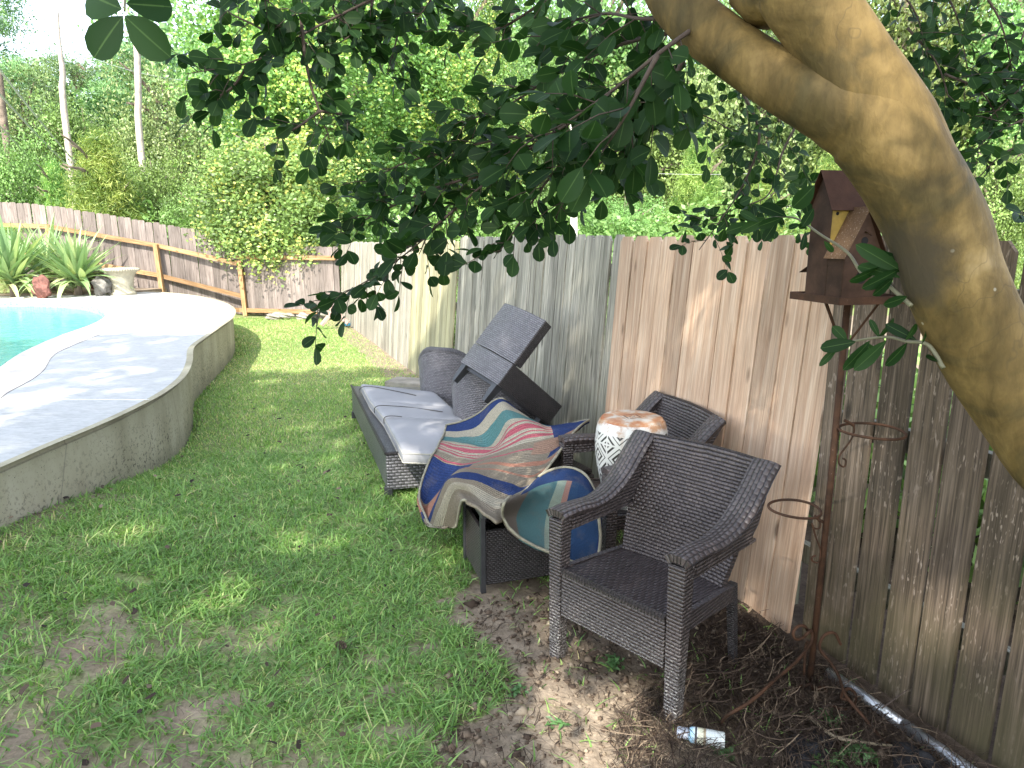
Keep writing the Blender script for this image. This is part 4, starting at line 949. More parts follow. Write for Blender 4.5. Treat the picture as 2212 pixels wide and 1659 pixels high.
hs_ = empty('house', (0, 0, 0)); hs_.name = 'house'; hs_.parent = bs
# low front house: e1 0-.088, e2 0-.155
W2 = .137; h1 = .158; hp = .305
mb = MB(); face(mb, [B3(0, 0, 0), B3(.080, 0, 0), B3(.080, 0, h1), B3(0, 0, h1)]); face(mb, [B3(.080, W2, 0), B3(0, W2, 0), B3(0, W2, h1), B3(.080, W2, h1)])
face(mb, [B3(0, W2, 0), B3(0, 0, 0), B3(0, 0, h1), B3(0, W2/2, hp-.01), B3(0, W2, h1)]); mb.build('front_wall', M['rust_sheet'], hs_)
mb = MB(); a0, a1 = -.018, .088
face(mb, [B3(a0, -.014, h1-.022), B3(a1, -.014, h1-.022), B3(a1, W2/2, hp), B3(a0, W2/2, hp)]); mb.build('roof', M['rust_speck'], hs_)
mb = MB(); face(mb, [B3(a0, W2/2, hp), B3(a1, W2/2, hp), B3(a1, W2+.014, h1-.022), B3(a0, W2+.014, h1-.022)]); mb.build('roof', M['rust_roof'], hs_)
# tall tower behind: e1 .09-.215, e2 0-.135
T0, T1, TW = .082, .193, .112; te = .318; tp_ = .43
mb = MB(); face(mb, [B3(T0, 0, 0), B3(T1, 0, 0), B3(T1, 0, te), B3((T0+T1)/2, 0, tp_-.008), B3(T0, 0, te)]); face(mb, [B3(T1, TW, 0), B3(T0, TW, 0), B3(T0, TW, te), B3((T0+T1)/2, TW, tp_-.008), B3(T1, TW, te)])
face(mb, [B3(T1, 0, 0), B3(T1, TW, 0), B3(T1, TW, te), B3(T1, 0, te)]); mb.build('tower_wall', M['rust_sheet'], hs_)
mb = MB(); face(mb, [B3(T0, TW, .0), B3(T0, 0, .0), B3(T0, 0, te), B3(T0, TW, te)]); mb.build('yellow_wall', M['yellow_paint'], hs_)
mid = (T0+T1)/2
mb = MB(); face(mb, [B3(T0-.022, TW+.022, te-.024), B3(T0-.022, -.020, te-.024), B3(mid, -.020, tp_), B3(mid, TW+.012, tp_)]); mb.build('roof', M['rust_roof'], hs_)
mb = MB(); face(mb, [B3(mid, TW+.012, tp_), B3(mid, -.020, tp_), B3(T1+.022, -.020, te-.024), B3(T1+.022, TW+.022, te-.024)]); mb.build('roof', M['rust_roof'], hs_)
def disc(c, ax1, ax2, r_, nrm, name, mat):
    mb = MB(); vs = [c+ax1*(r_*math.cos(a))+ax2*(r_*math.sin(a))+nrm*.0012 for a in np.linspace(0, 2*math.pi, 20)[:-1]]
    face(mb, vs, -.001); mb.build(name, mat, hs_)
disc(Vector(B3(0, .068, .075)), e2, UPZ, .021, -e1, 'entrance_hole', M['hole']); disc(Vector(B3(0, .068, .195)), e2, UPZ, .013, -e1, 'entrance_hole', M['hole'])
disc(Vector(B3(T0, .018, .285)), e2, UPZ, .006, -e1, 'entrance_hole', M['hole'])
for pa_, pb_ in ((B3(.0, .068, .10), B3(-.035, .06, .085)), (B3(.0, .068, .225), B3(-.03, .07, .212))): mb = MB(); mb.tube([pa_, pb_], .0026, 6); mb.build('perch', M['rust'], hs_)
mb = MB(); face(mb, [B3(T1+.002, .03, .0), B3(T1+.028, .03, .0), B3(T1+.022, .03, .085), B3(T1+.002, .03, .09)]); face(mb, [B3(T1, .0, .105), B3(T1+.045, .0, .082), B3(T1+.045, .06, .082), B3(T1, .06, .105)]); mb.build('side_porch', M['rust'], hs_)

# ------------------------------------------------------------------ fence-side clutter on the ground
pa, pb2 = G(1789, 1451, .028), G(2084, 1657, .028); dv = (pb2-pa).normalized()
gp_ = empty('metal_pipe', (pa.x, pa.y, .026), 0, 'shiny galvanised pipe lying along the foot of the dark fence boards', 'pipe')
mb = MB(); mb.tube([(0, 0, 0), tuple((pb2-pa)*.62)], .0215, 20); mb.build('tube', M['galv'], gp_, smooth=True)
mb = MB(); mb.tube([tuple((pb2-pa)*.60), tuple((pb2-pa)*1.35)], .0235, 20); mb.build('tube', M['galv'], gp_, smooth=True)
mb = MB(); mb.tube([tuple(dv*.004), tuple(-dv*.006)], .0200, 16); mb.build('open_end', M['hole'], gp_)
# bottle
ba, bb = G(1462, 1583, .024), G(1562, 1601, .026); bd = (bb-ba); Lb = bd.length
bt = empty('plastic_bottle', (ba.x, ba.y, .024), math.atan2(bd.y, bd.x), 'small white lotion bottle with pale blue shoulder and translucent cap lying on the dirt', 'bottle')
def lx(prof): # lathe along +x, slightly flattened
    mb = MB(); n = 24; vs = []; uv = []
    for x_, r_ in prof:
        for k_ in range(n+1): a = 2*math.pi*k_/n; vs.append((x_, r_*math.cos(a), r_*.86*math.sin(a))); uv.append((x_, k_/n))
    mb.add(vs, [(i*(n+1)+k_, (i+1)*(n+1)+k_, (i+1)*(n+1)+k_+1, i*(n+1)+k_+1) for i in range(len(prof)-1) for k_ in range(n)], uv); return mb
k = NT('bottle label'); s = k.new('SeparateXYZ'); k.L(k.coord('UV'), s.inputs[0]); X_ = s.outputs['X']
blk = lambda a, b: k.math('MULTIPLY', k.math('GREATER_THAN', X_, a), k.math('LESS_THAN', X_, b))
ring = lambda a, b: k.math('MULTIPLY', k.math('GREATER_THAN', s.outputs['Y'], a), k.math('LESS_THAN', s.outputs['Y'], b))
tx = k.math('MULTIPLY', k.math('GREATER_THAN', k.noise(k.coord('UV', (900, 60, 1)), 1., 2), .52), k.math('GREATER_THAN', k.math('PINGPONG', X_, .0022), .0011))
c = k.mix(k.ramp(X_, [(.045, 0.), (.055, 1.)]), (.42,.66,.82), (.76,.80,.76))
c = k.mix(blk(.0525, .0585), c, (.05,.05,.06)); c = k.mix(blk(.060, .078), c, (.74,.72,.52)); c = k.mix(blk(.0775, .0845), c, (.42,.33,.20))
bt.scale = (1.18, 1.18, 1.18); bt.location.z = .028
c = k.mix(k.math('MULTIPLY', k.math('MULTIPLY', tx, .55), blk(.061, .130)), c, (.20,.19,.18)); M['bottle'] = k.done(c, .35, .5)
mb = lx([(.034, .0005), (.034, .013), (.036, .020), (.042, .0245), (.052, .0262), (.10, .0266), (.134, .0262), (.1385, .0245)]); mb.build('body', M['bottle'], bt, smooth=True)
mb = lx([(.1385, .0245), (.1375, .0225), (.1365, .0005)]); mb.build('base', plain('cream plastic', (.60,.55,.42), .5, .1), bt)
mb = lx([(.0, .0005), (.0, .0165), (.002, .0185), (.030, .0195), (.034, .0185), (.034, .0005)]); mb.build('cap', plain('frosted cap', (.46,.49,.56), .35, .2), bt, smooth=True)
# pine cones
def cone(label, p, s_, rz, grp='pine cones on the ground'):
    mb = MB()
    for i in range(70):
        t_ = i/69; a = i*2.39996; rr = s_*(.42*math.sin(math.pi*(.12+.80*t_))); z_ = s_*(t_*1.25-.6)
        d_ = Vector((math.cos(a), math.sin(a), 0)); tn = Vector((-math.sin(a), math.cos(a), 0)); c0 = d_*rr*.45+Vector((0, 0, z_)); c1 = d_*rr+Vector((0, 0, z_+s_*.10)); w_ = s_*.13
        mb.add([c0-tn*w_*.6, c0+tn*w_*.6, c1+tn*w_*.7, c1+d_*s_*.05+Vector((0, 0, s_*.01)), c1-tn*w_*.7, c1-Vector((0, 0, s_*.05))], [(0, 1, 2, 3, 4), (0, 5, 1), (1, 5, 2), (2, 5, 3), (3, 5, 4), (4, 5, 0)], None, random.random())
    o_ = mb.build('pine_cone', M['conem'], None); o_.location = p; o_.rotation_euler = (R(84), .2, rz); return tag(o_, label, 'pine cone', grp)
M['conem'] = plain('pine cone scales', (.17,.125,.09), .8, .5, 60)
p_ = G(737, 1815/1.302, .03); cone('lone pine cone lying in the middle of the lawn grass', G(735, 1393, .03), .045, 1.)
cone('pine cone at the bottom edge among dark litter near the pipe', G(1688, 1640, .025), .042, -1.2)
# bent bare branch by the chair and long sticks (each its own)
def stick(label, pts, r0, r1, mat='twig'):
    mb = MB(); n = len(pts); mb.tube([G(x, y, z_) for x, y, z_ in pts], [r0+(r1-r0)*i/(n-1) for i in range(n)], 6, 4, wob=.06)
    return tag(mb.build('stick', M[mat], smooth=True), label, 'stick', 'loose sticks on the ground')
M['straw'] = plain('pale straw stick', (.36,.29,.19), .8, .3, 20)
stick('pale thin stick running under the white bottle toward the bottom edge', [(1372,1512,.01),(1410,1545,.012),(1455,1592,.012),(1520,1625,.01),(1580,1650,.01),(1640,1690,.01)], .0035, .002, 'straw')
stick('straw coloured split stick below the stand foot', [(1745,1545,.015),(1800,1590,.02),(1868,1604,.02),(1940,1612,.015)], .008, .004, 'straw')
stick('brown stick slanting to the bottom edge from the stand', [(1697,1570,.02),(1760,1605,.02),(1830,1650,.01),(1900,1700,.01)], .006, .003)
stick('short twig leaning on the pipe near the dark boards', [(1905,1530,.06),(1930,1512,.09),(1960,1490,.12)], .003, .0015)
stick('long grey root crossing the dirt behind the chair leg', [(1580,1420,.01),(1630,1424,.015),(1690,1422,.012),(1740,1432,.01)], .006, .004)
stick('thin pale stick left of the white bottle', [(1378,1555,.008),(1400,1590,.01),(1425,1625,.008),(1440,1660,.008)], .0045, .002, 'straw')
# black landscape fabric scraps
M['fabric'] = plain('black landscape fabric', (.022,.022,.024), .8, .4, 10, .3, 0, .5, 60, .01)
def scrap(label, poly, z_=.03):
    pts = [G(x, y, .02) for x, y in poly]; c_ = sum(pts, Vector())/len(pts); g = []
    for i in range(7):
        f = i/6; row = []
        for j in range(25):
            t_ = j/24*len(pts); a = pts[int(t_) % len(pts)]; b = pts[(int(t_)+1) % len(pts)]; q = a.lerp(b, t_-int(t_)); v = c_.lerp(q, f)
            v.z = z_*(1-f*.7)+.012*math.sin(v.x*60+v.y*40)+.008*math.sin(v.y*110); row.append(v)
        g.append(row)
    mb = MB(); mb.sheet(g, .002); return tag(mb.build('fabric_scrap', M['fabric'], smooth=True), label, 'fabric', 'scraps of black ground fabric')
scrap('crumpled black fabric scrap next to the pipe at the bottom right', [(1925,1600),(1990,1612),(2040,1650),(2040,1690),(1960,1690),(1930,1650)], .05)
scrap('crumpled black fabric scrap beneath the stand foot near the pine cone', [(1700,1590),(1760,1575),(1800,1600),(1790,1650),(1740,1690),(1690,1670)], .03)

# pine needles, twigs, dead leaves: uncountable litter
def litter(n, poly_px, L, W, z_=.012, zr_=.03):
    c_ = np.array([tuple(G(x, y))[:2] for x, y in poly_px]); x = RNG.uniform(c_[:, 0].min(), c_[:, 0].max(), n*3); y = RNG.uniform(c_[:, 1].min(), c_[:, 1].max(), n*3)
    k_ = in_poly(x, y, c_) & (x < fx(y)-.02); x, y = x[k_][:n], y[k_][:n]; n = len(x); a = RNG.normal(2.0, .9, n); L_ = L*RNG.uniform(.4, 1.3, n); w_ = W*RNG.uniform(.6, 1.3, n); bend = RNG.normal(0, .35, n); z0 = hgt(x, y)+z_+RNG.uniform(0, zr_, n); tl = RNG.normal(0, .10, n)
    rows = []
    for q in (-1, -.33, .33, 1):
        px_ = x+np.cos(a)*L_*q/2-np.sin(a)*bend*L_*(q*q)/3; py_ = y+np.sin(a)*L_*q/2+np.cos(a)*bend*L_*(q*q)/3; pz_ = np.maximum(z0+tl*L_*q/2, hgt(x, y)+.004)
        ww = w_*(1-.35*abs(q)); nx__ = -np.sin(a)*ww/2; ny__ = np.cos(a)*ww/2; rows.append(np.stack([px_-nx__, py_-ny__, pz_], 1)); rows.append(np.stack([px_+nx__, py_+ny__, pz_+ww*.5], 1))
    V = np.stack(rows, 1); b = (np.arange(n)*8)[:, None]; F = np.stack([b+np.array([[2*q, 2*q+1, 2*q+3, 2*q+2]]) for q in range(3)], 1).reshape(-1, 4); return V.reshape(-1, 3), F, np.repeat(RNG.uniform(0, 1, n), 3)
RP_ = [(1560,1320),(1700,1375),(1800,1450),(2300,1800),(1350,2000),(1330,1560),(1480,1440)]
LW = [litter(6500, RP_, .13, .0029, .012, .05), litter(450, RP_, .08, .005, .012, .03), litter(1500, [(1050,1300),(1560,1330),(1700,1500),(1500,1900),(900,1900),(980,1500)], .07, .0026, .008, .012),
      litter(500, [(0,1050),(260,1010),(200,1110),(0,1260)], .11, .003, .01, .01), litter(260, [(1100,1240),(1650,1290),(1700,1400),(1300,1500)], .05, .012, .008, .01), litter(700, [(0,1200),(900,1200),(1000,1900),(0,1900)], .06, .0025, .02, .02), litter(170, [(0,1180),(500,860),(800,860),(1050,1300),(1000,1900),(0,1900)], .042, .017, .025, .02)]
Vs = []; Fs = []; Rs = []; off = 0
for v, f, r_ in LW: Vs.append(v); Fs.append(f+off); Rs.append(r_); off += len(v)
k = NT('litter'); M['litter'] = k.done(k.ramp(k.attr(), [(0., (.022,.015,.012)), (.5, (.060,.040,.028)), (.85, (.12,.085,.058)), (1., (.28,.21,.14))]), .8, .25)
li = npmesh('pine_straw', np.concatenate(Vs), np.concatenate(Fs), M['litter'], rnd=np.concatenate(Rs)); tag(li, 'brown pine straw and bark litter covering the dirt by the fence', 'pine straw', kind='stuff')
# loose clods and bark chips
n = 3200; c_ = np.array([tuple(G(x, y))[:2] for x, y in [(1000,1290),(1600,1300),(2300,1800),(2200,2100),(800,2100),(960,1500)]]); x = RNG.uniform(c_[:, 0].min(), c_[:, 0].max(), n*2); y = RNG.uniform(c_[:, 1].min(), c_[:, 1].max(), n*2); k_ = in_poly(x, y, c_) & (x < fx(y)-.02); x, y = x[k_], y[k_]; n = len(x)
oc = np.array([(1, 0, 0), (0, 1, 0), (-1, 0, 0), (0, -1, 0), (0, 0, 1), (0, 0, -1)], float); Vc = (oc[None]*RNG.uniform(.5, 1.4, (n, 6, 1)))*(RNG.gamma(2., .0032, n)[:, None, None])*np.array([1.3, 1., .7]); a = RNG.uniform(0, 6.3, n); ca, sa = np.cos(a)[:, None], np.sin(a)[:, None]
Vc = np.stack([Vc[..., 0]*ca-Vc[..., 1]*sa, Vc[..., 0]*sa+Vc[..., 1]*ca, Vc[..., 2]], 2)+np.stack([x, y, hgt(x, y)+.006], 1)[:, None]
Fc = np.array([(0, 1, 4), (1, 2, 4), (2, 3, 4), (3, 0, 4), (1, 0, 5), (2, 1, 5), (3, 2, 5), (0, 3, 5)]); Fc = (Fc[None]+(np.arange(n)*6)[:, None, None]).reshape(-1, 3)
k = NT('soil crumbs'); M['crumb'] = k.done(k.ramp(k.attr(), [(0., (.05,.035,.026)), (.6, (.14,.10,.07)), (1., (.30,.24,.17))]), .95, .1)
cb_ = npmesh('soil_crumbs', Vc.reshape(-1, 3), Fc, M['crumb'], rnd=np.repeat(RNG.uniform(0, 1, n), 8)); tag(cb_, 'loose crumbs of soil on the bare patch', 'soil', kind='stuff')
# small weeds on the dirt
M['weed'] = leaf_mat('weed leaves', [(0., (.05,.12,.03)), (1., (.12,.24,.08))], .25)
def weed(px, py, s_, nl, label):
    p = G(px, py); mb = MB()
    for i in range(nl):
        a = random.uniform(0, 6.28); L_ = s_*random.uniform(.5, 1.1); w_ = L_*.20; d_ = Vector((math.cos(a), math.sin(a), 0)); t_ = Vector((-math.sin(a), math.cos(a), 0)); o0 = Vector((random.gauss(0, s_*.45), random.gauss(0, s_*.45), .012)); z_ = random.uniform(.2, .9)
        mb.add([o0, o0+d_*L_*.5+t_*w_+UPZ*L_*z_*.5, o0+d_*L_+UPZ*L_*z_*.4, o0+d_*L_*.5-t_*w_+UPZ*L_*z_*.5], [(0, 1, 2, 3)], None, random.random())
    o_ = mb.build('weed', M['weed']); o_.location = (p.x, p.y, gz(p.x, p.y)); tag(o_, label, 'weed', 'small weeds on the dirt')
for px, py, s_, nl, lb_ in ((1325,1438,.045,40,'silvery green weed just behind the scuffed front chair leg'), (1245,1340,.03,30,'small weed beside the front left chair leg'), (1110,1500,.04,26,'weed tuft on dirt at the lawn edge'), (1200,1570,.035,20,'sparse weed in the dirt left of the white bottle'),
    (1860,1640,.06,50,'leafy weed under the pipe at the bottom edge'), (1790,1560,.05,26,'weed growing beneath the scroll foot'), (1790,1655,.05,40,'bright weed at the very bottom edge beside the black scrap'), (1830,1480,.03,20,'tiny weed at the end of the pipe'), (1560,1640,.04,26,'weed below the base of the bottle')): weed(px, py, s_, nl, lb_)

# ------------------------------------------------------------------ far end of the lawn and planting bed by the pool
def rock(label, px, py, Y, s_, mat, sq=(1, .7, .8), name='rock', cat='rock'):
    p = P(px, py, Y); bm = bmesh.new(); bmesh.ops.create_icosphere(bm, subdivisions=3, radius=1)
    sd_ = random.random()*50
    for v in bm.verts:
        d_ = 1+.35*math.sin(v.co.x*2.3+sd_)*math.cos(v.co.y*2.9+sd_*2)+.18*math.sin(v.co.z*6+sd_*3+v.co.x*4); v.co = Vector((v.co.x*sq[0], v.co.y*sq[1], v.co.z*sq[2]))*d_*s_
    me = bpy.data.meshes.new(name); bm.to_mesh(me); bm.free(); box_uv(me); me.materials.append(M[mat]); o_ = bpy.data.objects.new(name, me); COL.objects.link(o_); o_.location = p; return tag(o_, label, cat)
rr_ = rock('upright red brown striped rock in front of the spiky yucca plants', 89, 622, 14.2, .19, 'rock_red', (1., .8, 1.25))
rock('slanting grey rock between the right yucca and the concrete urn', 222, 618, 14.9, .17, 'rock_grey', (1.0, .7, 1.2))
rock('low reddish rock leaning behind the grey rock by the urn', 205, 606, 15.6, .20, 'rock_red', (1.5, .7, .7))
for i, (px, py, s_, lb_) in enumerate([(590,683,.13,'white edging stone at the foot of the back fence, leftmost'), (618,681,.10,'small white edging stone next to the leftmost one'), (655,684,.12,'pale edging stone below the drooping leaf cluster'), (690,668,.12,'pale stone beside the crossed boards'), (700,676,.10,'round pale stone under the crossed boards')]):
    rock(lb_, px, py, 15.6-.3*(i > 2), s_, 'stone', (1.4, .8, .6), 'edging_stone', 'stone')
# planting bed soil behind the deck
mb = MB(); bed = [(-20, 12.6), (-15, 13.8), (-11.1, 14.62), (-9.3, 15.35), (-8.6, 15.9), (-8.4, 16.8), (-20, 16.8)]; mb.prism(bed, .2, .62); bo = mb.build('planting_bed', M['soil']); tag(bo, kind='structure')
# urn
up_ = P(266, 632, 15.2); ur = empty('garden_urn', (up_.x, up_.y, DZ), 0, 'cream cast concrete urn pedestal with beaded rim at the far edge of the pool deck', 'urn')
mb = MB(); pf2, _ = catmull([Vector((a, 0, b)) for a, b in [(.255, 0), (.262, .05), (.235, .07), (.222, .12), (.225, .22), (.24, .32), (.265, .42), (.315, .49), (.33, .505)]], [0]*9, 4)
mb.lathe([(.001, 0)]+[(p.x, p.z) for p in pf2]+[(.30, .51)], 40); mb.build('body', M['urn'], ur, smooth=True)
mb = MB(); mb.lathe([(.30, .50), (.345, .505), (.362, .53), (.362, .565), (.345, .585), (.10, .592), (.001, .592)], 44); mb.build('rim', M['urn'], ur, smooth=True)
mb = MB()
for i in range(44):
    a = 2*math.pi*i/44; c0 = Vector((.362*math.cos(a), .362*math.sin(a), .548)); mb.tube([c0-Vector((0, 0, .026)), c0+Vector((0, 0, .026))], [.016, .016], 6)
mb.build('beading', M['urn'], ur, smooth=True)
# yuccas
M['yucca'] = leaf_mat('yucca blades', [(0., (0.135,0.230,0.095)), (.5, (0.257,0.378,0.162)), (.8, (0.459,0.540,0.230)), (1., (0.608,0.567,0.297))], .2, ro=.5)
def yucca(label, px, py, Y, n, L, seed):
    rn_ = random.Random(seed); p = P(px, py, Y); mb = MB()
    for i in range(n):
        a = rn_.uniform(0, 6.283); el = R(rn_.triangular(-5, 88, 48)); L_ = L*rn_.uniform(.65, 1.1); w_ = rn_.uniform(.040, .060)*(1 if el > .5 else 1.25); d_ = Vector((math.cos(a), math.sin(a), 0)); t_ = Vector((-math.sin(a), math.cos(a), 0)); vs = []; m = 7
        droop = (.9 if el < .45 else .18)*rn_.uniform(.5, 1.3); r_ = min(1, max(0, rn_.gauss(.45, .2)+(.3 if el < .3 else 0))); q = Vector((rn_.gauss(0, .06), rn_.gauss(0, .06), rn_.uniform(0, .25))); e_ = el
        for j in range(m+1):
            f = j/m; ww = w_*(.55+.9*f*(1-f)*2)*(1-f**3)+.001; c0 = Vector(q); vs += [c0-t_*ww+UPZ*ww*.25, c0, c0+t_*ww+UPZ*ww*.25]; q = q+(d_*math.cos(e_)+UPZ*math.sin(e_))*(L_/m); e_ -= droop/m*(1+f)
        mb.add(vs, [f_ for j in range(m) for f_ in ((3*j, 3*j+1, 3*j+4, 3*j+3), (3*j+1, 3*j+2, 3*j+5, 3*j+4))], None, r_)
    t = empty('yucca', p, 0, label, 'yucca', 'spiky yucca plants in the bed by the pool'); mb.build('leaves', M['yucca'], t)
    mb = MB(); mb.tube([(0, 0, -.3), (0, 0, .3)], [.09, .07], 8); mb.build('stem', M['bark'], t)
yucca('large yucca on the right, its blades reaching toward the concrete urn', 168, 622, 15.0, 130, 1.3, 3)
yucca('large yucca left of the red brown rock, half out of frame', 30, 622, 14.6, 130, 1.35, 5)
yucca('yucca rising behind and between the two front yuccas', 108, 600, 15.7, 90, 1.35, 9)

# saw-horse of crossed boards at the far corner
def S5(x, y, Y): return P(614.4+.1042*x, 576+.1042*y, Y)
cx_ = empty('crossed_boards', (0, 0, 0), 0, 'two crossed wooden boards leaning by the far fence corner', 'boards'); q0 = S5(1000, 900, 13.8); cx_.location = q0
M['oldboard'] = wood_mat('old reddish board', (.22,.15,.12), (.33,.24,.20), (.42,.33,.28), .6)
for a, b in ((S5(1290, 560, 13.85), S5(770, 1215, 13.65)), (S5(890, 780, 13.95), S5(1325, 1170, 13.8))):
    mb = MB(); mb.plank(a-q0, b-q0, .085, .04, (0, 1, 0), .5); mb.build('board', M['oldboard'], cx_)
mb = MB(); a, b = P(664, 672, 15.9), P(680, 636, 16.0); mb.plank(a, b, .22, .03, (0, 1, 0), .3); tag(mb.build('plank', M['oldboard']), 'short reddish plank leaning on the back fence behind the drooping leaves', 'plank')
mb = MB(); p_ = P(748, 706, 14.2); mb.box((0, 0, .02), (.16, .08, .05)); o_ = mb.build('plastic_scrap', plain('light blue plastic', (.10,.45,.62), .5, .1), bevel=.01); o_.location = (p_.x, p_.y, .02); o_.rotation_euler = (0, 0, .5); tag(o_, 'bit of light blue plastic in the grass at the fence foot', 'scrap')
p_ = G(893, 828, .02); mb = MB(); mb.box((0, 0, 0), (.62, .34, .07)); o_ = mb.build('stepping_stone', M['stone'], bevel=.015, seg=2); o_.location = (p_.x, p_.y, .025); o_.rotation_euler = (0, 0, -.3); tag(o_, 'flat pale paving stone between the lounge bed and the sunlit fence', 'paving stone')
# ------------------------------------------------------------------ leaning crape myrtle in the foreground
def T(x, y, d): return Vector((0, 0, CAM_H))+ray(x, y)*(d/F0_)
k = NT('smooth mottled bark'); o = k.coord('Object'); n1 = k.noise(o, 7, 5, .55, .8); n2 = k.noise(k.coord('Object', (1, 1, .35)), 20, 5, .6, .5)
c = k.ramp(n1, [(.30, (.060,.046,.020)), (.44, (.088,.062,.024)), (.49, (.120,.080,.028)), (.56, (.145,.097,.036)), (.61, (.175,.118,.046)), (.74, (.24,.17,.08))])
c = k.mix(.6, c, k.ramp(n2, [(.3, .22), (.7, .75)]), 'OVERLAY'); n3 = k.noise(k.coord('Object', (1, 1, .4)), 75, 4, .65, .4); c = k.mix(.4, c, k.ramp(n3, [(.35, .3), (.65, .68)]), 'OVERLAY')
wv = k.new('TexVoronoi', feature='DISTANCE_TO_EDGE', Scale=6.5); dv_ = k.new('VectorMath', operation='ADD'); nsc = k.new('TexNoise', Scale=9., Detail=3.); k.L(o, nsc.inputs['Vector']); sc0 = k.new('VectorMath', operation='SCALE'); sc0.inputs['Scale'].default_value = .22; k.L(nsc.outputs['Color'], sc0.inputs[0]); k.L(k.coord('Object', (1, 1, .5)), dv_.inputs[0]); k.L(sc0.outputs[0], dv_.inputs[1]); k.L(dv_.outputs[0], wv.inputs['Vector'])
crk = k.math('MULTIPLY', k.ramp(wv.outputs['Distance'], [(.002, 1.), (.010, 0.)]), k.ramp(k.noise(o, 5, 2), [(.56, 0.), (.66, .35)])); c = k.mix(crk, c, (.045,.035,.02))
vo = k.new('TexVoronoi', Scale=17.); k.L(o, vo.inputs['Vector']); sp_ = k.ramp(vo.outputs['Distance'], [(.03, .45), (.05, 0.)]); c = k.mix(sp_, c, (.42,.39,.31))
e_ = k.new('VectorMath', operation='DISTANCE'); tw = T(1950, 575, .97); e_.inputs[1].default_value = (tw.x-1.15, tw.y-.75, tw.z); k.L(o, e_.inputs[0])
kn = k.ramp(k.math('ADD', e_.outputs['Value'], k.math('MULTIPLY', k.noise(o, 40, 4), .05)), [(.070, .8), (.105, 0.)]); c = k.mix(kn, c, (.050,.040,.028))
k.bump(k.mix(.35, k.mix(.5, n1, n2), n3), .6, .010); M['myrtle'] = k.done(c, .7, .15)
TB = Vector((1.15, .75, 0)); cm = empty('crape_myrtle', TB, 0, 'leaning smooth tan tree in the right foreground, dark leafy branches hanging across the top', 'tree')
def limb(pts, name='trunk', mat='myrtle', n=28, sm=6, wob=.02, disp=True):
    mb = MB(); P__ = [T(p[0]-.085*p[3], p[1]+.055*p[3], p[2])-TB if len(p) == 4 else Vector(p[0])-TB for p in pts]; r_ = [p[3]*p[2]/F0_*.85 if len(p) == 4 else p[1] for p in pts]
    mb.tube(P__, r_, n, sm, wob=wob); return mb.build(name, M[mat], cm, smooth=True)
limb([((1.18, .72, -.1), .13), ((1.12, .76, .45), .10), (2420,1230,1.00,112), (2270,950,1.0,112), (2143,752,1.0,110), (2072,605,.99,112), (2036,490,.98,115), (1972,368,.97,115), (1900,262,.97,122), (1825,226,.98,104), (1755,203,.99,82), (1657,152,1.02,71), (1568,88,1.05,67), (1497,28,1.08,68), (1440,-60,1.12,64), (1400,-220,1.25,56), ((-.1, 1.35, 2.9), .04), ((-.5, 1.6, 3.6), .03)])
limb([(2036,490,.99,60), (1976,368,.975,104), (1926,268,.965,110), (1862,158,.96,101), (1785,42,.96,98), (1725,-50,.96,100), (1650,-220,.98,90), ((.25, .75, 3.2), .05), ((.1, .6, 4.2), .035)], 'stem')
LV = []; LF = []; LU = []; LR = []; tw_mb = MB()
tmpl_t = [0, .14, .34, .58, .80, .94, 1.0]; tmpl_w = [0, .20, .40, .51, .46, .26, 0]
def add_leaf(p, d, nrm, L, W, fold=.25, curl=.15):
    d = d.normalized(); s_ = d.cross(nrm)
    if s_.length < 1e-4: return
    s_.normalize(); n_ = s_.cross(d); b = len(LV); vs = []
    for t_, w_ in zip(tmpl_t, tmpl_w):
        c0 = p+d*(L*t_)-n_*(curl*L*t_*t_); vs.append(c0)
        if w_: vs += [c0-s_*(W*w_)+n_*(fold*W*w_), c0+s_*(W*w_)+n_*(fold*W*w_)]
    LV.extend(vs); q = [(0, 1, 2), (0, 3, 1)]; ux = {0: .5, 16: .5}
    for m_ in range(5):
        c0 = 1+3*m_; ux[c0] = .5; ux[c0+1] = 0.; ux[c0+2] = 1.
        if m_ < 4: c1 = c0+3; q += [(c0, c1, c1+1), (c0, c1+1, c0+1), (c0, c0+2, c1+2), (c0, c1+2, c1)]
    q += [(13, 16, 14), (13, 15, 16)]; r_ = random.random()
    for f in q: LF.append([b+i for i in f]); LU.extend([(ux[i], 0) for i in f]); LR.append(r_)
def rvec(s_=1.): return Vector((random.gauss(0, s_), random.gauss(0, s_), random.gauss(0, s_)))
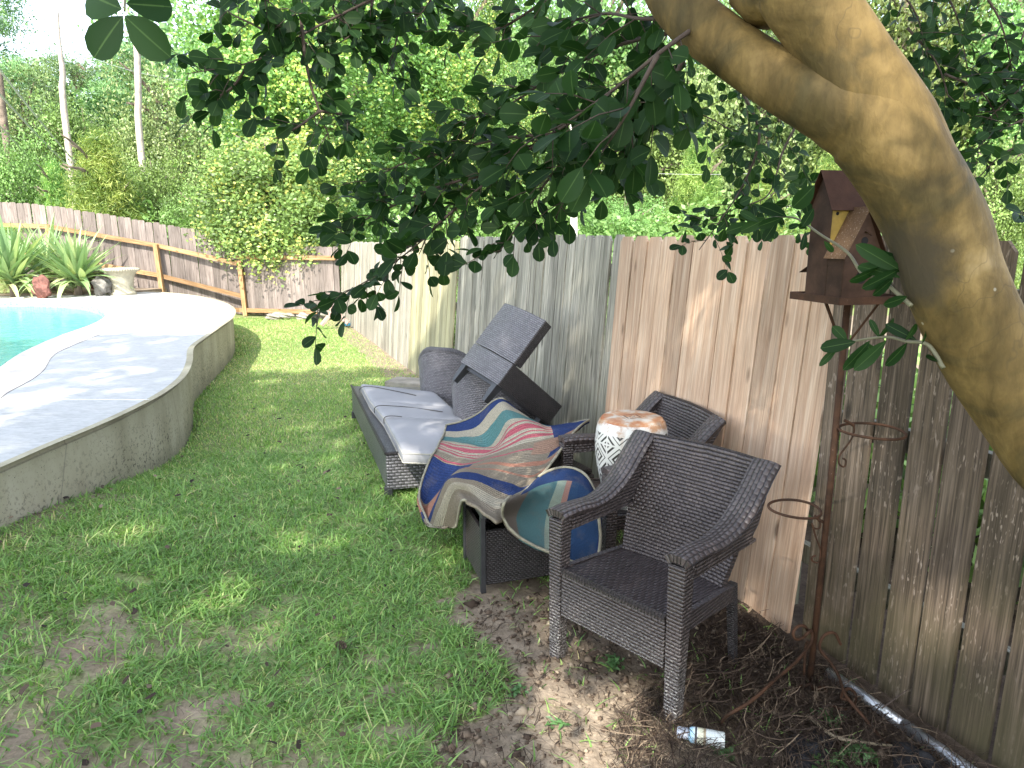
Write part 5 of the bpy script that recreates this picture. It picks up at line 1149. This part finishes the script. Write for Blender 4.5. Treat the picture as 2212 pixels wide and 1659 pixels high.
def spray(pts, step=.035, tl=.10, L=.042, r0=.004, dens=1., first=.0, spread=1.):
    q = [T(*p) for p in pts]; q, _ = catmull(q, [0]*len(q), 8); mb_r = [r0*(1-.75*i/(len(q)-1)) for i in range(len(q))]; tw_mb.tube([v-TB for v in q], mb_r, 6)
    acc = 0; tot = sum((b-a).length for a, b in zip(q, q[1:])); run_ = 0
    for a, b in zip(q, q[1:]):
        sl = (b-a).length; acc += sl; run_ += sl
        if run_ < first*tot: acc = 0; continue
        while acc > step:
            acc -= step
            if random.random() > dens: continue
            p = a.lerp(b, random.random()); d = (b-a).normalized(); sd_ = rvec(1.); sd_ = (sd_-d*sd_.dot(d)).normalized()
            dr = (d*.55+sd_*spread*.9+Vector((0, 0, -.35))).normalized(); ln = tl*random.uniform(.45, 1.3); e = p+dr*ln; mid_ = p+dr*ln*.5+Vector((0, 0, .006)); tw_mb.tube([p-TB, mid_-TB, e-TB], [.0013, .001, .0006], 4)
            m = max(2, int(ln/.021)); side = random.choice((-1, 1))
            for i in range(m):
                f = (i+.7)/m; c0 = p+(e-p)*f; nn = (Vector((0, -.45, .55))+rvec(.55)).normalized(); sdv = dr.cross(nn).normalized()*side; side = -side
                add_leaf(c0, dr*.55+sdv*.9+rvec(.18), nn, L*random.uniform(.5, 1.15), L*random.uniform(.60, .76))
            nn = (Vector((0, -.45, .55))+rvec(.5)).normalized(); add_leaf(e, dr+rvec(.15), nn, L*random.uniform(.9, 1.15), L*.68)
W0 = dict(step=.019, tl=.085, L=.043)
spray([(1500,90,1.12),(1400,170,1.22),(1290,235,1.35),(1190,290,1.45),(1080,370,1.55),(985,450,1.6),(905,525,1.65),(820,590,1.7),(740,635,1.72),(672,668,1.74)], **W0)
spray([(1290,235,1.35),(1230,330,1.42),(1160,420,1.5),(1110,500,1.55),(1075,548,1.58)], **W0)
spray([(1190,290,1.45),(1080,300,1.55),(960,330,1.65),(880,350,1.7),(820,380,1.72),(790,420,1.75)], **W0)
spray([(1450,70,1.15),(1330,100,1.3),(1200,160,1.4),(1110,220,1.5),(1010,260,1.6),(945,275,1.65)], **W0)
spray([(1080,370,1.55),(960,400,1.62),(860,440,1.7),(780,480,1.75),(720,520,1.78)], **W0)
spray([(985,450,1.6),(930,500,1.6),(905,550,1.62)], step=.03, tl=.09, L=.055)
spray([(1400,170,1.22),(1380,280,1.3),(1300,350,1.4),(1240,400,1.45),(1200,470,1.5)], **W0)
spray([(1380,280,1.3),(1340,340,1.4),(1310,372,1.5)], **W0)
spray([(1460,40,1.1),(1380,40,1.15),(1300,30,1.25),(1200,60,1.35),(1150,110,1.4)], step=.026, tl=.09, L=.046)
spray([(1480,120,1.08),(1440,200,1.12),(1400,260,1.18),(1350,300,1.25)], step=.026, tl=.09, L=.05)
spray([(1500,60,1.05),(1430,110,1.02),(1330,190,1.05),(1230,260,1.12),(1150,300,1.18)], step=.034, tl=.09, L=.050)
spray([(1420,120,1.0),(1350,250,1.0),(1300,330,1.06)], step=.04, tl=.09, L=.052)
spray([(1230,-40,1.5),(1150,20,1.55),(1080,60,1.6),(1010,70,1.7),(970,50,1.75)], **W0)
spray([(905,-60,1.9),(870,40,1.9),(850,110,1.9),(835,165,1.9)], **W0)
spray([(650,-50,1.6),(652,60,1.6),(668,170,1.62),(690,240,1.65),(712,300,1.66)], step=.04, tl=.10, L=.045, r0=.0055)
spray([(690,240,1.65),(650,270,1.65),(605,295,1.65),(590,300,1.65)], **W0)
spray([(690,240,1.65),(740,250,1.7),(765,290,1.7)], step=.028, tl=.07, L=.045)
spray([(880,-40,1.75),(760,20,1.7),(680,60,1.65),(610,100,1.6),(540,135,1.6),(460,150,1.62),(400,160,1.65)], **W0)
spray([(610,100,1.6),(560,60,1.6),(500,30,1.6),(470,0,1.6)], step=.03, tl=.07, L=.042)
spray([(540,135,1.6),(500,190,1.6),(450,220,1.62),(425,250,1.62)], step=.03, tl=.06, L=.040)
spray([(740,-60,1.7),(720,20,1.7),(760,70,1.7),(700,110,1.7)], **W0)
spray([(820,-60,1.8),(800,30,1.8),(790,90,1.8)], **W0)
spray([(960,-70,1.8),(930,0,1.8),(900,40,1.8)], **W0)
spray([(560,-80,1.5),(560,-20,1.5),(600,20,1.5)], **W0)
# farther branches right of the mass and around the trunk
FAR = dict(step=.034, tl=.12, L=.043, spread=1.1)
spray([(1600,190,2.0),(1640,290,2.05),(1610,390,2.1),(1560,470,2.1),(1510,540,2.1)], r0=.005, **FAR)
spray([(1720,270,2.2),(1690,330,2.2),(1660,420,2.2),(1590,450,2.2),(1500,490,2.2)], **FAR)
spray([(1860,370,2.5),(1800,400,2.5),(1730,440,2.5),(1640,450,2.5)], step=.06, tl=.14, L=.04)
spray([(1480,100,2.3),(1560,160,2.3),(1640,190,2.3),(1720,260,2.3)], **FAR)
spray([(1420,140,2.2),(1470,220,2.2),(1560,270,2.2),(1640,330,2.2)], **FAR)
spray([(1640,20,2.4),(1700,60,2.4),(1740,90,2.4)], **FAR)
for x0, y0, x1, y1 in ((1900,-60,2010,120), (2010,-60,2090,150), (2100,-50,2190,170), (2230,20,2140,210), (2260,140,2120,270), (2260,240,2080,330), (1960,60,2060,250), (2040,160,2160,260)):
    spray([(x0, y0, 1.9), ((x0+x1)/2+15, (y0+y1)/2-15, 1.9), (x1, y1, 1.95)], step=.032, tl=.13, L=.042)
spray([(2260,300,2.0),(2170,330,2.0),(2090,410,2.0)], step=.06, tl=.10, L=.04)
spray([(2260,440,1.4),(2230,450,1.4),(2200,470,1.4)], step=.05, tl=.06, L=.04)
# two shoots off the trunk, with longer leaves
def shoot(pts, leaves, r0=.0033):
    q = [T(*p) for p in pts]; q, _ = catmull(q, [0]*len(q), 8); mb = MB(); mb.tube([v-TB for v in q], [r0*(1-.6*i/(len(q)-1)) for i in range(len(q))], 8); mb.build('shoot', M['shoot'], cm, smooth=True)
    for (x, y, d, tx, ty, td, w_) in leaves:
        a = T(x, y, d); b = T(tx, ty, td); v = b-a; add_leaf(a, v, (Vector((0, -.9, -.15))+rvec(.22 if r0 > .003 else .04)).normalized(), v.length, v.length*w_, .22, .12)
shoot([(1968,660,.98),(1925,622,1.02),(1895,600,1.04),(1862,590,1.06),(1830,545,1.10),(1770,505,1.16),(1720,472,1.22),(1670,470,1.28),(1630,480,1.34)],
 [(1945,600,1.0,1850,568,1.05,.30),(1955,590,1.0,1852,530,1.0,.28),(1950,560,1.0,1880,545,1.02,.3),(1945,580,1.0,1868,625,1.0,.34),(1930,600,1.0,1890,640,1.0,.45),(1960,640,.98,1912,660,.98,.5),(1905,575,1.03,1840,612,1.03,.36),
  (1760,400,1.15,1716,448,1.15,.62),(1745,470,1.18,1742,435,1.18,.6),(1758,450,1.16,1735,488,1.16,.5),(1700,468,1.22,1640,440,1.25,.42),(1690,470,1.24,1640,490,1.24,.42),(1740,500,1.2,1734,540,1.2,.45),(1660,470,1.3,1600,500,1.32,.4),(1680,475,1.3,1650,520,1.3,.4),(1640,480,1.3,1600,455,1.3,.4),(1625,482,1.34,1570,500,1.34,.4),(1780,520,1.15,1800,545,1.15,.4)])
shoot([(2038,795,.98),(2005,745,1.0),(1960,738,1.03),(1915,728,1.06),(1850,736,1.10),(1812,745,1.14)],
 [(1980,735,1.02,1912,700,1.04,.34),(1960,740,1.03,1918,792,1.03,.42),(1915,735,1.06,1850,800,1.06,.34),(1895,730,1.07,1937,690,1.07,.34),(1880,735,1.08,1826,800,1.08,.30),(1850,738,1.1,1772,752,1.12,.42),(1830,738,1.12,1800,705,1.12,.5),(1900,730,1.07,1880,690,1.07,.3),(1990,745,1.0,2010,700,1.0,.3),(2025,780,.98,2003,770,1.0,.7),(1870,738,1.1,1890,775,1.1,.5),(1955,736,1.02,1985,700,1.02,.34),(1812,745,1.14,1772,790,1.14,.25)])
shoot([(268,-80,.60),(270,-20,.585),(269,24,.575)], [(266,34,.575,197,121,.575,.66),(269,34,.575,359,121,.575,.60),(264,20,.57,176,-18,.58,.75),(272,8,.57,375,14,.59,.70)], .002)
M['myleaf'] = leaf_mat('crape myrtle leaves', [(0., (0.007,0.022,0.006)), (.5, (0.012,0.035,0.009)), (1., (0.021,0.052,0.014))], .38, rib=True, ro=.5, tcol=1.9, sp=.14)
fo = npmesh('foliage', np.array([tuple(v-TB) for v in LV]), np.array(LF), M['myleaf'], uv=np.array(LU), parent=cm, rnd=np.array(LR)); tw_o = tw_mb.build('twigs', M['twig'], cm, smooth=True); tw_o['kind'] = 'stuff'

# ------------------------------------------------------------------ leafy crowns
def leafquads(C, L, W, up=.4, rr=None):
    n = len(C); d = RNG.normal(0, 1, (n, 3)); d /= np.linalg.norm(d, axis=1)[:, None]; m = RNG.normal(0, 1, (n, 3))+np.array([0, 0, up]); s = np.cross(d, m); s /= np.linalg.norm(s, axis=1)[:, None]+1e-9
    L_ = (L*RNG.uniform(.6, 1.3, n))[:, None]; W_ = (W*RNG.uniform(.7, 1.2, n))[:, None]
    V = np.stack([C-d*L_/2, C-s*W_/2+d*L_*.05, C+d*L_/2, C+s*W_/2+d*L_*.05], 1).reshape(-1, 3); F = np.arange(4*n).reshape(-1, 4); return V, F
def crown_pts(ncl, per, seed, shape='round', cl=.16):
    g = np.random.default_rng(seed); out = []; rd = []
    for i in range(ncl):
        if shape == 'round':
            v = g.normal(0, 1, 3); v /= np.linalg.norm(v); lob = 1+.22*math.sin(v[0]*3.1+seed)+.2*math.sin(v[1]*4.3+seed*2)+.16*math.sin(v[2]*5+seed*3); q = g.uniform(.35, 1)**.5*lob*.82
            c = np.array([v[0]*q, v[1]*q, .54+v[2]*q*.46])
            s = np.array([cl, cl, cl*.42])*g.uniform(.6, 1.25)
        elif shape == 'cone':
            z = g.uniform(.04, 1)**1.1; a = g.uniform(0, 6.28); r_ = (1-z)**.75*g.uniform(.35, 1.0); c = np.array([r_*math.cos(a), r_*math.sin(a), z*.95]); s = np.array([.10, .10, .035])*g.uniform(.7, 1.3)
        elif shape == 'pinetop':
            v = g.normal(0, 1, 3); v /= np.linalg.norm(v); q = g.uniform(.5, 1); c = np.array([v[0]*q, v[1]*q, .80+v[2]*q*.18]); s = np.array([.17, .17, .018])*g.uniform(.7, 1.3)
        m = int(per*g.uniform(.6, 1.4)); p = c+g.normal(0, 1, (m, 3))*s; out.append(p); rd.append(np.clip(g.uniform(-.05, 1.0)+g.normal(0, .16, m), 0, 1))
    return np.concatenate(out), np.concatenate(rd)
M['lf_tallow'] = leaf_mat('bright leaves with yellow tassels', [(0., (0.067,0.117,0.032)), (.45, (0.183,0.326,0.088)), (.80, (0.245,0.423,0.114)), (.95, (0.475,0.564,0.153)), (1., (0.576,0.622,0.170))], .30, obj=.3)
M['lf_mid'] = leaf_mat('mid green leaves', [(0., (0.058,0.092,0.026)), (.5, (0.175,0.278,0.080)), (1., (0.266,0.427,0.122))], .26, obj=.6)
M['lf_bright'] = leaf_mat('bright spring leaves', [(0., (0.066,0.107,0.032)), (.5, (0.202,0.327,0.096)), (1., (0.303,0.487,0.142))], .30, obj=.5)
M['lf_grey'] = leaf_mat('greyish leaves', [(0., (0.053,0.094,0.035)), (.5, (0.193,0.305,0.110)), (1., (0.366,0.487,0.202))], .24, obj=.5)
M['needle'] = leaf_mat('light pine needles', [(0., (0.096,0.193,0.049)), (.5, (0.225,0.353,0.081)), (1., (0.449,0.546,0.160))], .35, obj=.5)
M['pineneedle'] = leaf_mat('dark pine needles', [(0., (0.076,0.153,0.065)), (.5, (0.153,0.255,0.102)), (1., (0.306,0.433,0.178))], .25, obj=.5)
def make_crown(name, mat, ncl, per, seed, shape, L, W, cl=.16):
    S_ = np.array({'round': (3.4, 3.4, 9), 'cone': (1.6, 1.6, 4.6), 'pinetop': (3.4, 3.4, 13)}[shape] if ncl < 400 else (4.2, 3.6, 13.)); C, rd = crown_pts(ncl, per, seed, shape, cl); V, F = leafquads(C*S_, L, W); V = V/S_
    me_o = npmesh(name, V, F, M[mat], rnd=rd); me = me_o.data; bpy.data.objects.remove(me_o); return me
CR_ = {'round1': make_crown('crown', 'lf_mid', 180, 190, 1, 'round', .16, .10), 'round2': make_crown('crown', 'lf_bright', 180, 190, 2, 'round', .15, .10),
       'round3': make_crown('crown', 'lf_grey', 180, 190, 3, 'round', .15, .09), 'round4': make_crown('crown', 'lf_mid', 180, 190, 6, 'round', .16, .10),
       'cone': make_crown('crown', 'needle', 360, 150, 4, 'cone', .17, .020), 'cone2': make_crown('crown', 'needle', 360, 150, 8, 'cone', .17, .020),
       'pinetop': make_crown('crown', 'pineneedle', 70, 260, 5, 'pinetop', .26, .05), 'tallow': make_crown('crown', 'lf_tallow', 460, 210, 7, 'round', .115, .080, .10),
       'tallow2': make_crown('crown', 'lf_tallow', 260, 150, 12, 'round', .20, .14, .15)}
def trunk_mesh(seed, bark='bark', pine=False):
    rn_ = random.Random(seed); mb = MB(); pts = [Vector((0, 0, -.03)), Vector((.02*rn_.gauss(0, 1), .02, .25)), Vector((.03*rn_.gauss(0, 1), 0, .55)), Vector((0, .03, .92))]
    mb.tube(pts, [.055, .045, .03, .008], 8, 4)
    for i in range(12 if not pine else 8):
        z_ = rn_.uniform(.22, .8) if not pine else rn_.uniform(.6, .88); a = rn_.uniform(0, 6.28); L_ = rn_.uniform(.35, .75); b = Vector((math.cos(a)*L_, math.sin(a)*L_, z_+rn_.uniform(.08, .25)*(not pine))); mb.tube([(0, 0, z_), tuple(Vector((0, 0, z_)).lerp(b, .5)+Vector((0, 0, .03))), b], [.018, .012, .004], 5, 3)
    me_o = mb.build('trunk', M[bark], None, smooth=True); me = me_o.data; bpy.data.objects.remove(me_o); return me
TR_ = {'a': trunk_mesh(1), 'b': trunk_mesh(2), 'p': trunk_mesh(3, pine=True)}
def tree(kind, name, label, px, Y, top, hw, depth=None, zlow=0., grp='trees beyond the fences', cat='tree'):
    base = P(px, 520, Y); H = P(px, top, Y).z-zlow; rx = hw*Y/F0_*1.0; t = empty(name, (base.x, Y, zlow), random.uniform(0, 6.28), label, cat, grp)
    for nm, me in (('crown', CR_[kind]), ('trunk', TR_['p' if kind == 'pinetop' else random.choice('ab')])):
        c = bpy.data.objects.new(nm, me); COL.objects.link(c); c.parent = t; ry = rx if depth is None else depth
        c.scale = (rx, ry, H) if nm == 'crown' else (min(rx, H*.35), min(rx, H*.35), H)
        if nm == 'crown' and depth: t.rotation_euler.z = 0
    return t
tree('tallow', 'tallow_tree', 'huge bright green tree full of yellow tassels towering behind the back fence corner', 715, 20.5, -330, 305, 3.6, .6)
tree('tallow2', 'tallow_tree', 'lower drooping bright green tree spilling over the back fence next to the lawn', 585, 16.75, 270, 165, 1.2, .5)
tree('tallow', 'tallow_tree', 'yellow tasselled tree just right of the huge one, above the pale side fence', 985, 23.5, -120, 170, 2.6, .3)
tree('round2', 'leafy_tree', 'rounded bright green tree behind the brown fence, right of the light young pine', 345, 21, 318, 95)
tree('round2', 'leafy_tree', 'low bright bush-like tree rising just over the brown fence near its lower end', 430, 19.5, 400, 70)
tree('cone', 'young_pine', 'light green young pine with soft needles standing left of centre behind the brown fence', 235, 18.8, 285, 125)
tree('cone2', 'young_pine', 'narrow darker young pine left of the light green young pine', 135, 19.2, 345, 60)
tree('round2', 'leafy_tree', 'light leafy tree at the far left edge behind the brown fence', 30, 20, 270, 110)
tree('round4', 'leafy_tree', 'mid green tree between the two bare trunks', 215, 33, 200, 110)
tree('round3', 'leafy_tree', 'grey green tree behind the right bare trunk', 385, 34, 130, 120)
tree('round3', 'leafy_tree', 'grey green tree just behind the left bare trunk', 90, 36, 175, 130)
tree('round1', 'leafy_tree', 'mid green tree at the left edge under the tall dark pine', -20, 30, 150, 80)
tree('pinetop', 'tall_pine', 'tall dark pine in the upper left corner of the sky', -25, 34, -190, 130)
tree('pinetop', 'tall_pine', 'flat topped pine on the skyline left of the left bare trunk', 70, 46, 95, 80)
tree('pinetop', 'tall_pine', 'flat topped pine on the skyline between the two bare trunks', 200, 46, 100, 90)
tree('pinetop', 'tall_pine', 'flat topped pine on the skyline right of the right bare trunk', 345, 44, 70, 90)
tree('round1', 'leafy_tree', 'mid green tree above the grey fence boards, left of the white utility pole', 1130, 27, 150, 150)
tree('round2', 'leafy_tree', 'low bright green tree showing over the grey boards left of the utility pole', 1150, 20, 400, 90)
tree('round4', 'leafy_tree', 'dark mid green tree right of the white utility pole', 1370, 30, 110, 150)
tree('cone', 'young_pine', 'pale young pine over the left end of the new cedar boards', 1500, 25, 290, 90)
tree('cone2', 'young_pine', 'pale young pine low over the new cedar boards, right of the other pale pine', 1640, 21, 360, 95)
tree('round2', 'leafy_tree', 'low feathery green tree right of the utility pole just above the fence', 1345, 21, 405, 85)
tree('cone', 'young_pine', 'light pine showing behind the birdhouse roof', 1790, 19, 330, 100)
tree('round3', 'leafy_tree', 'grey green tall tree behind the trunk fork', 1640, 34, -150, 200)
tree('round1', 'leafy_tree', 'tall mid green tree at the top right behind the tan trunk', 1930, 28, -120, 190)
tree('round2', 'leafy_tree', 'bright pale green tree low at the right edge of the photo', 2140, 15, 290, 120)
tree('round2', 'leafy_tree', 'tall bright tree beyond the right edge, high above the fence', 2190, 25, -100, 170)
tree('round4', 'leafy_tree', 'tall mid green tree behind the hanging branches at top centre', 1290, 38, -60, 190)
# bright shrub by the pool fence
tree('tallow2', 'yellow_bush', 'bright yellow bush at the left edge above the yuccas', 0, 15.9, 485, 36, .35, 1.3, None, 'bush')
# bare trunks
def snag(label, pts, r0, r1, Y, mat='deadbark'):
    base = P(pts[-1][0], pts[-1][1], Y); t = empty('bare_trunk', (base.x, Y, 0), 0, label, 'tree trunk', 'tall bare tree trunks'); q = [P(x, y, Y)-Vector((base.x, Y, 0)) for x, y in pts]+[Vector((0, 0, 0))]; mb = MB(); mb.tube(q, [r1+(r0-r1)*i/(len(q)-1) for i in range(len(q))], 10, 3, wob=.05); mb.build('trunk', M[mat], t, smooth=True)
    for i in range(5):
        a = q[0].lerp(q[1], random.uniform(.1, .9)); mb = MB(); mb.tube([a, a+Vector((random.uniform(-.9, .9), 0, random.uniform(.1, .6)))], [.03, .008], 5); mb.build('branch', M[mat], t)
snag('bleached bare tree trunk standing tallest at the upper left sky, the left one', [(122, 5), (127, 90), (136, 160), (138, 235)], .15, .07, 31)
snag('brown bare tree trunk right of the bleached one, below the big near leaves', [(290, 55), (297, 130), (299, 220), (301, 290)], .14, .12, 30)
snag('thin grey bare trunk high behind the hanging branches at top centre', [(1064, -40), (1058, 40), (1050, 130), (1048, 230)], .12, .10, 26)
snag('short piece of bare trunk at the left edge among leaves', [(-4, 150), (2, 200), (8, 260)], .13, .12, 26, 'bark')
# utility pole and wires
up2 = P(1239, 515, 13); ut = empty('utility_pole', (up2.x, 13, 0), 0, 'pale weathered utility pole standing beyond the grey fence boards', 'utility pole')
mb = MB(); mb.tube([(0, 0, 0), tuple(P(1240, 515, 13)-Vector((up2.x, 13, 0))), tuple(P(1238, 250, 13)-Vector((up2.x, 13, 0)))], [.072, .068, .058], 12); mb.build('post', M['pole'], ut, smooth=True)
mb = MB(); a = P(1222, 305, 12.95)-Vector((up2.x, 13, 0)); b = P(1256, 296, 12.95)-Vector((up2.x, 13, 0)); mb.beam(a, b, .04, .05); mb.build('cross_arm', M['pole'], ut)
def wire(label, a, b, sag, r_=.014):
    A, B = P(*a), P(*b); mb = MB(); mb.tube([A.lerp(B, i/12)-UPZ*(sag*4*(i/12)*(1-i/12)) for i in range(13)], r_, 5); tag(mb.build('power_line', M['wire']), label, 'power line', 'overhead lines')
wire('upper thick cable slanting down from the left edge to the young pine', (-30, 112, 17), (250, 438, 30), .25, .028)
wire('second cable just under the upper thick one, slanting from the left edge', (-30, 170, 17), (250, 443, 30), .25, .028)
wire('lower thin cable from the left edge into the leaves of the far left tree', (-30, 238, 17), (160, 420, 27), .2, .018)
wire('faint high wire crossing the sky behind the bleached trunk', (-30, 20, 25), (420, 175, 36), .5, .012)
wire('thin wire running right from the utility pole', (1240, 364, 13), (1640, 374, 16), .06, .0035)
# distant wood as one mass
def far_wood():
    Vs = []; Fs = []; Rs = []; off = 0
    for i in range(90):
        px = -260+i*2750/89+RNG.uniform(-25, 25); Y = RNG.uniform(40, 60); top = (165+RNG.uniform(-25, 30)) if px < 330 else (RNG.uniform(-160, 20) if i % 2 else RNG.uniform(-60, 120)); C, rd = crown_pts(90, 50, 100+i, 'round', .17)
        b = P(px, 520, Y); H = P(px, top, Y).z; rx = RNG.uniform(3.2, 4.8); V, F = leafquads(C*np.array([rx, rx, H]), .34, .22); V += np.array([b.x, Y, 0]); Vs.append(V); Fs.append(F+off); Rs.append(rd*.8+RNG.uniform(-.15, .2)); off += len(V)
    return np.concatenate(Vs), np.concatenate(Fs), np.clip(np.concatenate(Rs), 0, 1)
V, F, r_ = far_wood(); fw = npmesh('woodland', V, F, M['lf_grey'], rnd=r_); tag(fw, 'distant mass of mixed green trees filling the view behind the nearer trees', 'woodland', kind='stuff')
def under():   # leafy undergrowth just outside the fences
    n = 90000; x = RNG.uniform(-24, 22, n); y = RNG.uniform(17.8, 38, n); k_ = (y > 17.6) & ((x < fx(y)-2) | (x > fx(y)+1.5) | (y > 18.5)); x, y = x[k_], y[k_]; z = RNG.uniform(0, 1, len(x))**.7*(1.6+2.2*fbm(x, y, .35, 3)); V, F = leafquads(np.stack([x, y, z], 1), .16, .10); return V, F, np.clip(fbm(x, y, .8, 2)+RNG.normal(0, .15, len(x)), 0, 1)
V, F, r_ = under(); uo = npmesh('undergrowth', V, F, M['lf_bright'], rnd=r_); tag(uo, 'tangled green undergrowth outside the fences', 'undergrowth', kind='stuff')
def under2():
    n = 26000; s_ = RNG.uniform(-3, 13, n); o_ = RNG.uniform(1.0, 4, n); x = 1.25-.376*s_+.927*o_; y = 2.82+.927*s_+.376*o_; z = RNG.uniform(0, 1, n)*(.5+.5*fbm(x, y, .5, 3)); V, F = leafquads(np.stack([x, y, z], 1), .14, .09); return V, F, RNG.uniform(0, 1, n)
V, F, r_ = under2(); u2 = npmesh('ground_cover', V, F, M['lf_bright'], rnd=r_); tag(u2, 'low green growth behind the side fence, seen through its gaps', 'ground cover', kind='stuff')

# ------------------------------------------------------------------ crowns overhead that shade the near lawn
SX, SY = .294, .98
FLECKS = [(1140,1030,.55,.15), (1345,1560,0,.12), (640,1175,0,.11), (520,1290,0,.10), (470,1330,0,.07), (1165,1470,0,.08), (905,1060,0,.14), (80,858,.58,.20), (2175,1190,.9,.09), (1180,1590,0,.08), (1250,1640,0,.08), (330,1180,0,.10)]
def thin(x, y, z, extra=0.):
    k_ = np.ones(len(x), bool)
    for (px, py, zg, r_) in FLECKS:
        t_ = G(px, py, zg); dz = z-t_.z; k_ &= ~(np.hypot(x-(t_.x-SX*dz), (y-(t_.y-SY*dz))*.72) < r_+extra)
    for (px, py, dd, r_) in ((1985,185,.95,.07), (1940,60,.95,.06)):
        t_ = T(px, py, dd); dz = z-t_.z; k_ &= ~(np.hypot(x-(t_.x-SX*dz), (y-(t_.y-SY*dz))*.72) < r_+extra)
    return k_
def high_crown(n, seed, gx0, gx1, z0, z1):     # crown whose shadow lands on the near lawn
    z = RNG.uniform(z0, z1, n); gx_ = RNG.uniform(gx0, gx1, n); gy_ = RNG.uniform(-4., 10.4, n); lim = 9.35+.5*(fbm(gx_, gy_*.2, .8, seed)-.5)*2+.25*(fbm(gx_, gy_, 3., seed+2)-.5)*2
    k_ = (gy_ < lim) & (fbm(gx_, gy_, 4.5, seed+6)*.5+fbm(gx_, gy_, 1.4, seed+4)*.5 > .17); x = gx_-SX*z; y = gy_-SY*z; k_ &= thin(x, y, z, .06); return np.stack([x, y, z], 1)[k_]
# the myrtle's own crown above the frame: light
n = 9000; y = RNG.uniform(-1.5, 3.6, n); x = RNG.uniform(-2.4, 2.4, n); z = 2.85+.42*np.maximum(y, 0)+RNG.gamma(1.5, .35, n); k_ = (fbm(x, y, 1.5, 3) > .42) & thin(x, y, z); C = np.stack([x, y, z], 1)[k_]
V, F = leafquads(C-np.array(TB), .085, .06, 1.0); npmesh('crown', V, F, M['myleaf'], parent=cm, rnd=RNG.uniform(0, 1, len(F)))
for (bx, by, hz, gx0, gx1, lb_, seed) in ((-7.2, -9.5, 14.5, -10.5, -2.2, 'tall shade tree behind the camera on the pool side, outside the picture', 1), (-1.6, -9.8, 15., -2.6, 3.4, 'tall shade tree behind the camera on the fence side, outside the picture', 5)):
    ok = empty('shade_tree', (bx, by, 0), 0, lb_, 'tree'); C = high_crown(15000 if gx0 < -5 else 12000, seed, gx0, gx1, 10., hz); V, F = leafquads(C-np.array([bx, by, 0]), .30, .21, 1.2); npmesh('crown', V, F, M['lf_mid'], parent=ok, rnd=RNG.uniform(0, 1, len(F)))
    mb = MB(); mb.tube([(0, 0, -.1), (.1, 0, 4), (.2, .2, 8), (.4, 1.6, 11), (.6, 2.2, 13.5)], [.30, .24, .18, .10, .03], 14, 4, wob=.04)
    for a in ((-3, 1.5, 12.4), (-1, 4, 12.8), (2.6, -1.5, 12), (2.2, 2.5, 12.5)): mb.tube([(.2, .2, 7.6), tuple(Vector((.2, .2, 9.4)).lerp(Vector(a), .5)), a], [.12, .08, .02], 8, 3)
    mb.build('trunk', M['bark'], ok, smooth=True)
